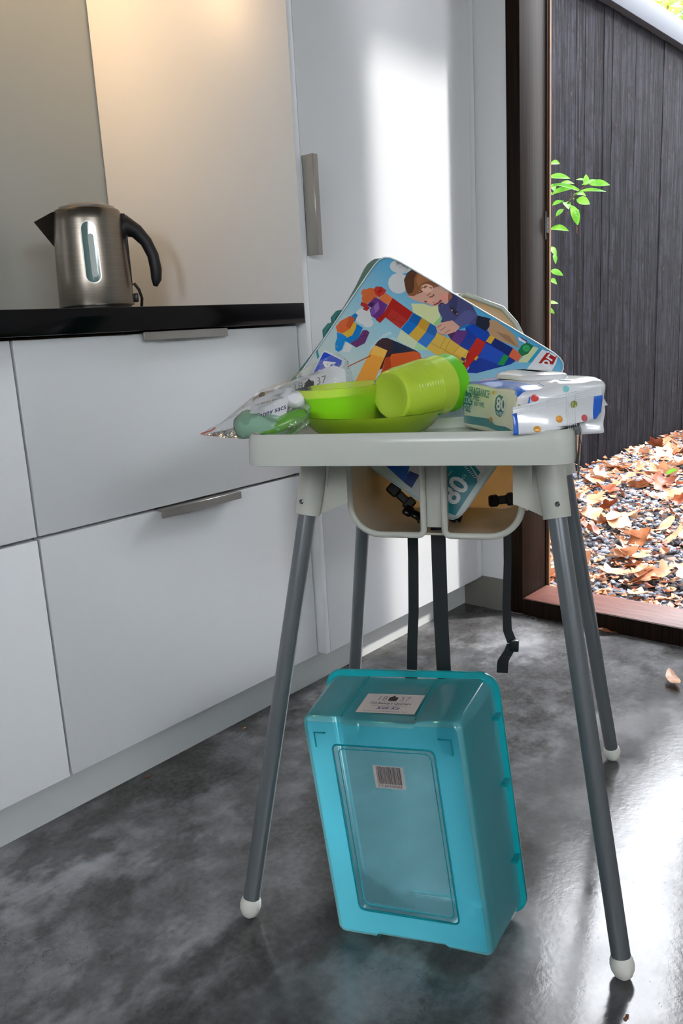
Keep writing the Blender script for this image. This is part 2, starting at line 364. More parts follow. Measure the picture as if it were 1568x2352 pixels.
struct(box('sun_block_canopy_1', (2.262, .43, 2.45), (2.8, 1.90, 2.52), MT['wall']))  # unseen canopy added outside to cut off the top of the sun patch
bm = bmesh.new(); bm_box(bm, (2.6, -2.0, -.1), (4.2, -1.7, 6)); bm_box(bm, (4.2, -2.0, -.1), (5.5, -1.7, 3.0)); bm_box(bm, (5.5, -2.0, -.1), (14, -1.7, 6))
struct(from_bm('sky_block_wall', bm, MT['fence']))  # unseen wall blocks added to hold back sky light, low gap for the sun
# outside ground
struct(box('ground', (2.262, -6, -.13), (16, 2.02, -.012), MT['soil']))

# ------------------------------------------------------------------ kitchen run
def drawers(x0, x1, label, hx, lower=True):
    r = thing('drawer_cabinet', label, 'cabinet', (x0, 1.292, 0))
    w = x1 - x0; g = .0016
    box('carcass', (0.002, .021, .1), (w - .002, .66, .868), MT['cab'], r)
    for z0, z1 in ((.0935, .5405), (.5455, .8755)):
        f = box('drawer_front', (g, 0, z0), (w - g, .019, z1 - .001), MT['cab'], r, .0012)
        if hx:
            vs = [(hx[0] - x0, .0, z1), (hx[1] - x0, .0, z1)]
            bm = bmesh.new(); bm_box(bm, (hx[0] - x0, -.019, z1 - .0005), (hx[1] - x0, .006, z1 + .002), .0004, 1); bm_box(bm, (hx[0] - x0, -.0195, z1 - .0135), (hx[1] - x0, -.017, z1 + .0018), .0004, 1)
            h = from_bm('lip_handle', bm, MT['dsteel'], f, True, 40); h['label'] = 'brushed steel lip handle'
    return r
drawers(.69, 1.364, 'white two-drawer base cabinet with steel lip handles, directly below the kettle', (.936, 1.141))
drawers(-.25, .688, 'white base cabinet cut off by the left edge, showing no handle', None)
tag(box('toe_kick', (-.25, 1.335, 0), (2.094, 1.352, .0925), MT['kick']), 'pale grey plinth board running along the floor under the white cabinets', 'plinth')
tag(box('countertop', (-.25, 1.268, .8795), (1.3665, 1.957, .9225), MT['black'], None, .002), 'polished black stone countertop under the kettle', 'countertop')
# tall cabinet
r = thing('tall_cabinet', 'tall white pantry cupboard with a long vertical steel handle', 'cabinet', (1.3685, 1.27, 0))
box('side_panel', (0, 0, .0965), (.0155, .685, 2.6), MT['cab'], r, .001)
box('carcass', (.017, .022, .0965), (.725, .685, 2.6), MT['cab'], r)
dr = box('door', (.0175, 0, .0965), (.6985, .02, 2.6), MT['cab'], r, .0015)
box('filler_strip', (.7015, .002, .0965), (.7255, .022, 2.6), MT['cab'], r, .001)
bm = bmesh.new(); bm_box(bm, (.0185, -.031, 1.0215), (.0215, .001, 1.2265), .0005, 1); bm_box(bm, (.0185, -.033, 1.0215), (.034, -.0305, 1.2265), .0005, 1)
from_bm('bar_handle', bm, MT['dsteel'], dr, True, 40)['label'] = 'brushed steel L-shaped handle'
# overhead unit with its warm strip light (above the frame)
r = thing('overhead_cabinet', 'white wall cupboard over the countertop, above the top of the picture', 'cabinet', (-1.2, 1.62, 1.93))
box('carcass', (0, .02, 0), (2.566, .336, .67), MT['cab'], r); box('door', (0.0, 0, 0), (2.566, .0185, .67), MT['cab'], r)
t = NT('warm_led'); t.b.inputs['Emission Color'].default_value = (1, .72, .42, 1); t.b.inputs['Emission Strength'].default_value = 6; MT['led'] = t.m
lr = thing('strip_light', 'warm under-cupboard strip light above the top of the picture', 'light', (.55, 1.86, 1.925))
box('light_housing', (-.2, -.02, -.012), (.2, .02, .004), MT['kick'], lr); box('diffuser', (-.195, -.016, -.0145), (.195, .016, -.0122), MT['led'], lr)
ld = bpy.data.lights.new('strip_light_glow', 'AREA'); ld.shape = 'RECTANGLE'; ld.size = .05; ld.size_y = .06; ld.energy = 4.0; ld.color = (1, .64, .32)
lo_ = bpy.data.objects.new('strip_light_glow', ld); COL.objects.link(lo_); lo_.parent = lr; lo_.location = (.205, .03, -.045); lo_.rotation_euler = (0, math.radians(-80), 0)

# ------------------------------------------------------------------ kettle
kr = thing('kettle', 'brushed steel electric kettle with black curved handle on the black countertop', 'kettle', (1.13, 1.70, .9225), math.radians(-33.6))
lathe('power_base', [(0, 0), (.080, 0), (.084, .003), (.084, .012), (.081, .0155), (0, .0155)], MT['steel'], kr)
lathe('base_gap', [(0, .0158), (.077, .0158), (.077, .0205), (0, .0205)], MT['buckle'], kr)
kb = lathe('body', [(0, .0207), (.0835, .0207), (.084, .024), (.0822, .08), (.079, .15), (.0762, .205), (.0745, .222), (.071, .229), (.066, .2315), (0, .2315)], MT['steel'], kr, 64)
lathe('lid', [(.062, .2317), (.061, .236), (.045, .242), (.02, .2445), (0, .245)], MT['dsteel'], kr)
# spout: a V-shaped lip at the left of the rim
sp_v = [(-.0745, -.030, .224), (-.0745, .030, .224), (-.116, 0, .208), (-.0765, 0, .150), (-.060, -.030, .226), (-.060, .030, .226)]
sp_f = [(0, 2, 3), (2, 1, 3), (0, 4, 2), (4, 5, 2), (5, 1, 2)]
bm = bmesh.new(); bv = [bm.verts.new(q) for q in sp_v]; [bm.faces.new([bv[i] for i in f]) for f in sp_f]; bm.faces.new((bv[0], bv[3], bv[1], bv[5], bv[4]))
from_bm('spout', bm, MT['steel'], kr)
hp = [(.073, 0, .195), (.080, 0, .213), (.100, 0, .199), (.124, 0, .175), (.141, 0, .142), (.1475, 0, .105), (.145, 0, .076), (.139, 0, .058)]
hp = [(.066, 0, .185), (.084, 0, .196), (.105, 0, .183), (.124, 0, .160), (.1365, 0, .130), (.1405, 0, .098), (.139, 0, .075), (.135, 0, .060)]
hh = tube('handle', hp, [.026, .024, .0165, .014, .0135, .0135, .012, .005], MT['handle_k'], kr, 20)
box('handle_spine', (.070, -.014, .06), (.0835, .014, .222), MT['handle_k'], kr, .004)
box('switch', (.083, -.008, .026), (.094, .008, .046), MT['buckle'], kr, .003)
# gauge: a long oval window set in the side that faces the room
def kr_at(ang, z, rr): return Vector((math.cos(ang) * rr, math.sin(ang) * rr, z))
def body_r(z): return .0838 - (z - .024) * .0405
def oval(name, ang, z0, z1, hw, lift, mat, parent):
    zs = []; vs, fs = [], []; n = 28
    pts = []
    for k in range(n):
        th = 2 * PI * k / n; cxv = math.cos(th); syv = math.sin(th)
        pts.append((hw * cxv, (z1 - hw if syv > 0 else z0 + hw) + hw * syv))
    cz = (z0 + z1) / 2
    for p in pts + [(0, cz)]: vs.append(kr_at(ang + p[0] / .08, p[1], body_r(p[1]) + lift))
    for k in range(n): fs.append((k, (k + 1) % n, n))
    for p in pts: vs.append(kr_at(ang + p[0] / .08, p[1], body_r(p[1]) - .002))
    for k in range(n): fs.append((k, (k + 1) % n, n + 1 + (k + 1) % n, n + 1 + k))
    return from_data(name, vs, fs, mat, parent, True, 40, fixn=True)
ga = math.radians(-91)
oval('gauge_frame', ga, .066, .200, .0178, .0012, MT['dsteel'], kr)
gw = oval('gauge_window', ga, .069, .197, .0148, .0022, MT['gauge'], kr)
oval('gauge_scale', ga + .04, .080, .172, .006, .0028, MT['gscale'], gw)
S_ = Sheet(lambda a, b, l: kr_at(ga - .32 + a / .08, .065 + b, body_r(.065 + b) + .0004))
S_.text('breville', (0, 0), (1, 0), (0, 1), .013, MT['gscale'], 1)
S_.build('raised_lettering', kr)
tube('cord', [(.088, .02, .07), (.098, .02, .055), (.103, .022, .035), (.100, .026, .015), (.092, .032, .004), (.085, .06, .0035)], .0034, MT['buckle'], kr, 10)

# ------------------------------------------------------------------ high chair (own axes: x across, y to its back, z up)
CH_LOC = Vector((1.0776, .7177, 0)); CH_RZ = math.radians(-65.9725)
CHM = Matrix.Translation(CH_LOC) @ Matrix.Rotation(CH_RZ, 4, 'Z')
ch = thing('high_chair', "white plastic child's high chair on grey tube legs, its tray piled with tableware", 'high chair', CH_LOC, CH_RZ)
def leg(sx_, sy_):
    foot = Vector((.268 * sx_, .2855 * sy_, .016)); top = Vector((.1630 * sx_, .1500 * sy_, .694))
    d = (top - foot).normalized(); a = foot + d * .014
    l = tube('leg', [a, a + (top - a) * .5, top], .0128, MT['leg'], ch, 24)
    M_ = Matrix.Translation(foot) @ d.to_track_quat('Z', 'Y').to_matrix().to_4x4()
    f = lathe('foot', [(0, -.0160), (.006, -.0152), (.0115, -.0108), (.0152, -.003), (.0162, .004), (.0152, .011), (.0134, .0155), (0, .0155)], MT['foot'], l, 28, M_)
    f['label'] = 'white ball foot'
    # socket sleeve
    z0 = .603
    p0 = foot + d * ((z0 - foot.z) / d.z); p1 = foot + d * ((.700 - foot.z) / d.z)
    s = tube('leg_socket', [p0, p0 + (p1 - p0) * .5, p1], [.0186, .0196, .0205], MT['chair'], ch, 28)
    q = foot + d * ((.625 - foot.z) / d.z)
    n_ = Vector((-.0 * sx_, -1 if sy_ < 0 else 1, 0)); qq = q + n_ * .0178
    if sy_ < 0:
        qq = q + Vector((-.006 * 1, -.0178, 0)) if sx_ < 0 else q + Vector((.004, -.0182, 0))
        Ms = Matrix.Translation(qq) @ Vector((0, -1, 0)).to_track_quat('Z', 'Y').to_matrix().to_4x4()
        lathe('screw', [(0, .0025), (.002, .0028), (.0034, .0018), (.0038, -.004), (0, -.004)], MT['screw'], s, 16, Ms)
    # web between sleeve and seat
    y = p0.y + (.012 if sy_ < 0 else -.012)
    xs, xi = p0.x - .004 * sx_, .118 * sx_
    pl = [(xs, .605), (xs - .012 * sx_, .600)]
    for k in range(7):
        th = k / 6; pl.append((xs - .012 * sx_ + (xi - xs + .012 * sx_) * th, .600 + .012 * th + .006 * math.sin(th * PI / 2)))
    pl += [(xi, .700), (p1.x, .700)]
    prism('bracket_web', pl, (0, y, 0), (1, 0, 0), (0, 0, 1), (0, .004 if sy_ < 0 else -.004, 0), 1, MT['chair'], ch)
    # curved rib tying sleeve to tray
    pr = [(p1.x - .018 * sx_, .699)]
    for k in range(9):
        th = k / 8 * PI / 2; pr.append((p1.x - .0185 * sx_ - .030 * sx_ * (1 - math.sin(th)), .699 - .055 * (1 - math.cos(th)) - .0))
    pr.append((p1.x - .018 * sx_, .644))
    prism('socket_rib', pr, (0, y - (.012 if sy_ < 0 else -.012), 0), (1, 0, 0), (0, 0, 1), (0, .003 if sy_ < 0 else -.003, 0), 1, MT['chair'], ch)
for sy_ in (-1, 1):
    for sx_ in (-1, 1): leg(sx_, sy_)
for sx_ in (-1, 1): box('seat_rim', (min(.119 * sx_, .184 * sx_), -.160, .6935), (max(.119 * sx_, .184 * sx_), .170, .6995), MT['chair'], ch, .002)
# seat bucket: a U section swept from front to back, closed by the back rest
def u_sec(hw, zb, zt, rc, n=8):
    p = [(-hw, zt), (-hw, (zt + zb + rc) / 2)]
    for k in range(n + 1): th = PI + k / n * PI / 2; p.append((-hw + rc + rc * math.cos(th), zb + rc + rc * math.sin(th)))
    q = [(-x, z) for x, z in reversed(p)]
    return p + q
def sweep_shell(name, secs, th, mat, parent):
    """open shell of wall thickness th from matching cross sections (lists of points)"""
    out = secs; vs, fs = [], []
    n, k = len(secs), len(secs[0])
    bm = bmesh.new(); g = [[bm.verts.new(p) for p in s] for s in secs]
    for i in range(n - 1):
        for j in range(k - 1): bm.faces.new((g[i][j], g[i][j + 1], g[i + 1][j + 1], g[i + 1][j]))
    bmesh.ops.recalc_face_normals(bm, faces=bm.faces)
    bmesh.ops.solidify(bm, geom=bm.faces[:], thickness=th)
    return from_bm(name, bm, mat, parent, True, 50)
secs = []
for y, hw, zb, zt, rc in ((-.118, .1255, .562, .70, .046), (-.08, .124, .556, .69, .046), (0, .122, .547, .665, .046), (.08, .120, .542, .68, .045), (.125, .1185, .545, .74, .045)):
    secs.append([Vector((x, y, z)) for x, z in u_sec(hw, zb, zt, rc)])
# the last section turns up into the back
sweep_shell('seat_shell', secs, .0035, MT['shell'], ch)
bk = []
for k in range(15):
    z = .548 + (.909 - .548) * k / 14; f = k / 14
    hw = .118 if z < .76 else .118 * math.sqrt(max(0, 1 - ((z - .76) / .1495) ** 2.3)) + .002
    bk.append((hw, z))
secs = [[Vector((hw * (2 * j / 16 - 1), .126 + .085 * (z - .548) / .36 - .018 * abs(2 * j / 16 - 1) ** 2.5, z)) for j in range(17)] for hw, z in bk]
sweep_shell('backrest', secs, .004, MT['shell'], ch)
edge = [Vector((s[0])) for s in secs] + [Vector(p) for p in secs[-1][1:-1]] + [Vector((s[-1])) for s in reversed(secs)]
edge = [p + Vector((0, -.002, 0)) for p in edge if p.z > .70]
tube('backrest_rim', edge, .0042, MT['chair'], ch, 10)
# leg openings: a rolled lip round each, and the crotch post between them
def lip(sgn):
    p = [(.126, .70), (.1262, .64)]
    p = [(.1265, .70), (.1265, .66), (.126, .615)]
    for k in range(9): th = k / 8 * PI / 2; p.append((.080 + .046 * math.cos(th), .607 - .045 * math.sin(th)))
    p.append((.05, .5618))
    for k in range(5): th = k / 4 * PI / 2; p.append((.024 - .0085 * math.sin(th), .5705 - .0085 * math.cos(th)))
    p += [(.0155, .60), (.0155, .70)]
    tube('opening_lip', [Vector((sgn * x + .001, -.119, z)) for x, z in p], .0048, MT['chair'], ch, 10)
lip(-1); lip(1)
box('crotch_post', (-.0135, -.116, .5725), (.0155, -.106, .70), MT['chair'], ch, .003)
for sgn in (-1, 1): box('post_flange', (.001 + sgn * .0145 - .0017, -.121, .57), (.001 + sgn * .0145 + .0017, -.085, .70), MT['chair'], ch, .001)
# tray
def rrect(x0, y0, x1, y1, r, n=6):
    p = []
    for cx_, cy_, a0 in ((x1 - r, y1 - r, 0), (x0 + r, y1 - r, PI / 2), (x0 + r, y0 + r, PI), (x1 - r, y0 + r, 1.5 * PI)):
        for k in range(n + 1): th = a0 + k / n * PI / 2; p.append((cx_ + r * math.cos(th), cy_ + r * math.sin(th)))
    return p
def tray_outline(ins):
    x1 = .2035 - ins; y0 = -.3275 + ins; y1 = -.10 - ins; r = max(.008, .030 - ins)
    p = []
    def arc(cx_, cy_, rr, a0, a1, n=7):
        for k in range(n + 1): th = a0 + (a1 - a0) * k / n; p.append((cx_ + rr * math.cos(th), cy_ + rr * math.sin(th)))
    arc(-x1 + r, y0 + r, r, PI, 1.5 * PI); arc(x1 - r, y0 + r, r, 1.5 * PI, 2 * PI)
    arc(x1 - .02, y1 - .02, .02, 0, PI / 2)
    # belly cut-out at the back
    for k in range(15):
        th = k / 14; xx = (.15 - ins * .2) * (1 - 2 * th); p.append((xx, y1 - .072 * (math.cos((th - .5) * PI)) ** 0.7 if 0 < k < 14 else y1))
    arc(-x1 + .02, y1 - .02, .02, PI / 2, PI)
    return p
rings = [(.004, .7015), (.0005, .7025), (0, .706), (0.0012, .730), (.0025, .7375), (.0055, .7415), (.0095, .7415), (.0125, .7395), (.016, .7285), (.022, .7275)]
under = [(.006, .7025), (.008, .7235), (.024, .7235)]
bm = bmesh.new(); rv = []
for ins, z in list(reversed(under)) + rings: rv.append([bm.verts.new((x, y, z)) for x, y in tray_outline(ins)])
for a, b in zip(rv, rv[1:]):
    for k in range(len(a)): bm.faces.new((a[k], a[(k + 1) % len(a)], b[(k + 1) % len(b)], b[k]))
bm.faces.new(rv[0]); bm.faces.new(rv[-1])
bmesh.ops.triangulate(bm, faces=[f for f in bm.faces if len(f.verts) > 8])
from_bm('tray', bm, MT['tray'], ch, True, 50)
# harness straps and buckles
def ribbon(name, pts, w, parent, th=.0014, mat='strap'):
    vs, fs = [], []
    for (x, y, z, a) in pts:
        dx_, dy_ = math.cos(a), math.sin(a)
        for sx1, sy1 in ((-1, -1), (1, -1), (1, 1), (-1, 1)): vs.append((x + dx_ * sx1 * w / 2 - dy_ * sy1 * th / 2, y + dy_ * sx1 * w / 2 + dx_ * sy1 * th / 2, z))
    for i in range(len(pts) - 1):
        for k in range(4): fs.append((i * 4 + k, i * 4 + (k + 1) % 4, i * 4 + 4 + (k + 1) % 4, i * 4 + 4 + k))
    fs += [(0, 1, 2, 3), tuple(range(len(vs) - 4, len(vs)))]
    return from_data(name, vs, fs, MT[mat], parent, fixn=True)
s1 = ribbon('harness_strap', [(-.078, .1, .545, .25), (-.079, .1, .46, .25), (-.082, .1, .36, .3), (-.0865, .1, .30, .3), (-.089, .1, .245, .3)], .0185, ch)
bm = bmesh.new(); bm_box(bm, (-.101, .093, .222), (-.078, .105, .244), .002, 1); bm_box(bm, (-.108, .094, .208), (-.084, .103, .223), .002, 1)
from_bm('buckle', bm, MT['buckle'], s1, True, 40)
s2 = ribbon('harness_strap', [(-.001, -.08, .60, 0), (-.0005, -.08, .545, 0), (.0, -.08, .42, 0.02), (.003, -.08, .30, .03), (.002, -.08, .24, .03)], .0225, ch)
bm = bmesh.new(); bm_box(bm, (-.012, -.087, .212), (.018, -.074, .24), .003, 1); bm_box(bm, (-.006, -.085, .185), (.013, -.076, .213), .003, 1)
from_bm('buckle', bm, MT['buckle'], s2, True, 40)
s3 = ribbon('harness_strap', [(.0855, .1, .545, .9), (.0855, .1, .46, .9), (.083, .1, .38, .8), (.084, .1, .335, .7), (.092, .101, .312, .5)], .0178, ch)
box('slider', (.088, .094, .297), (.1035, .107, .318), MT['buckle'], s3, .002)
ribbon('strap_tail', [(.092, .1005, .311, .5), (.088, .0995, .299, .4), (.081, .098, .287, .25), (.0765, .096, .279, .1), (.0755, .096, .270, 0), (.0748, .096, .256, 0)], .0195, s3)
# buckle ends lying in the seat
def clip(cx_, cy_, cz_, ang, tilt, ln=.05):
    bm = bmesh.new(); bm_box(bm, (-ln / 2, -.010, -.004), (-ln * .1, .010, .006), .003, 1); bm_box(bm, (-ln * .12, -.007, -.003), (ln * .25, .007, .005), .002, 1); bm_box(bm, (ln * .2, -.011, -.004), (ln / 2, .011, .006), .003, 1)
    M_ = Matrix.Translation((cx_, cy_, cz_)) @ Matrix.Rotation(ang, 4, 'Y') @ Matrix.Rotation(tilt, 4, 'X')
    bmesh.ops.transform(bm, matrix=M_, verts=bm.verts); return from_bm('seat_buckle', bm, MT['buckle'], ch, True, 40)
clip(-.088, .06, .582, .75, 1.2, .055); clip(.078, .08, .572, -.12, 1.1, .042); clip(-.055, .01, .562, .5, .6, .04); clip(-.004, .02, .5585, .35, .5, .05)

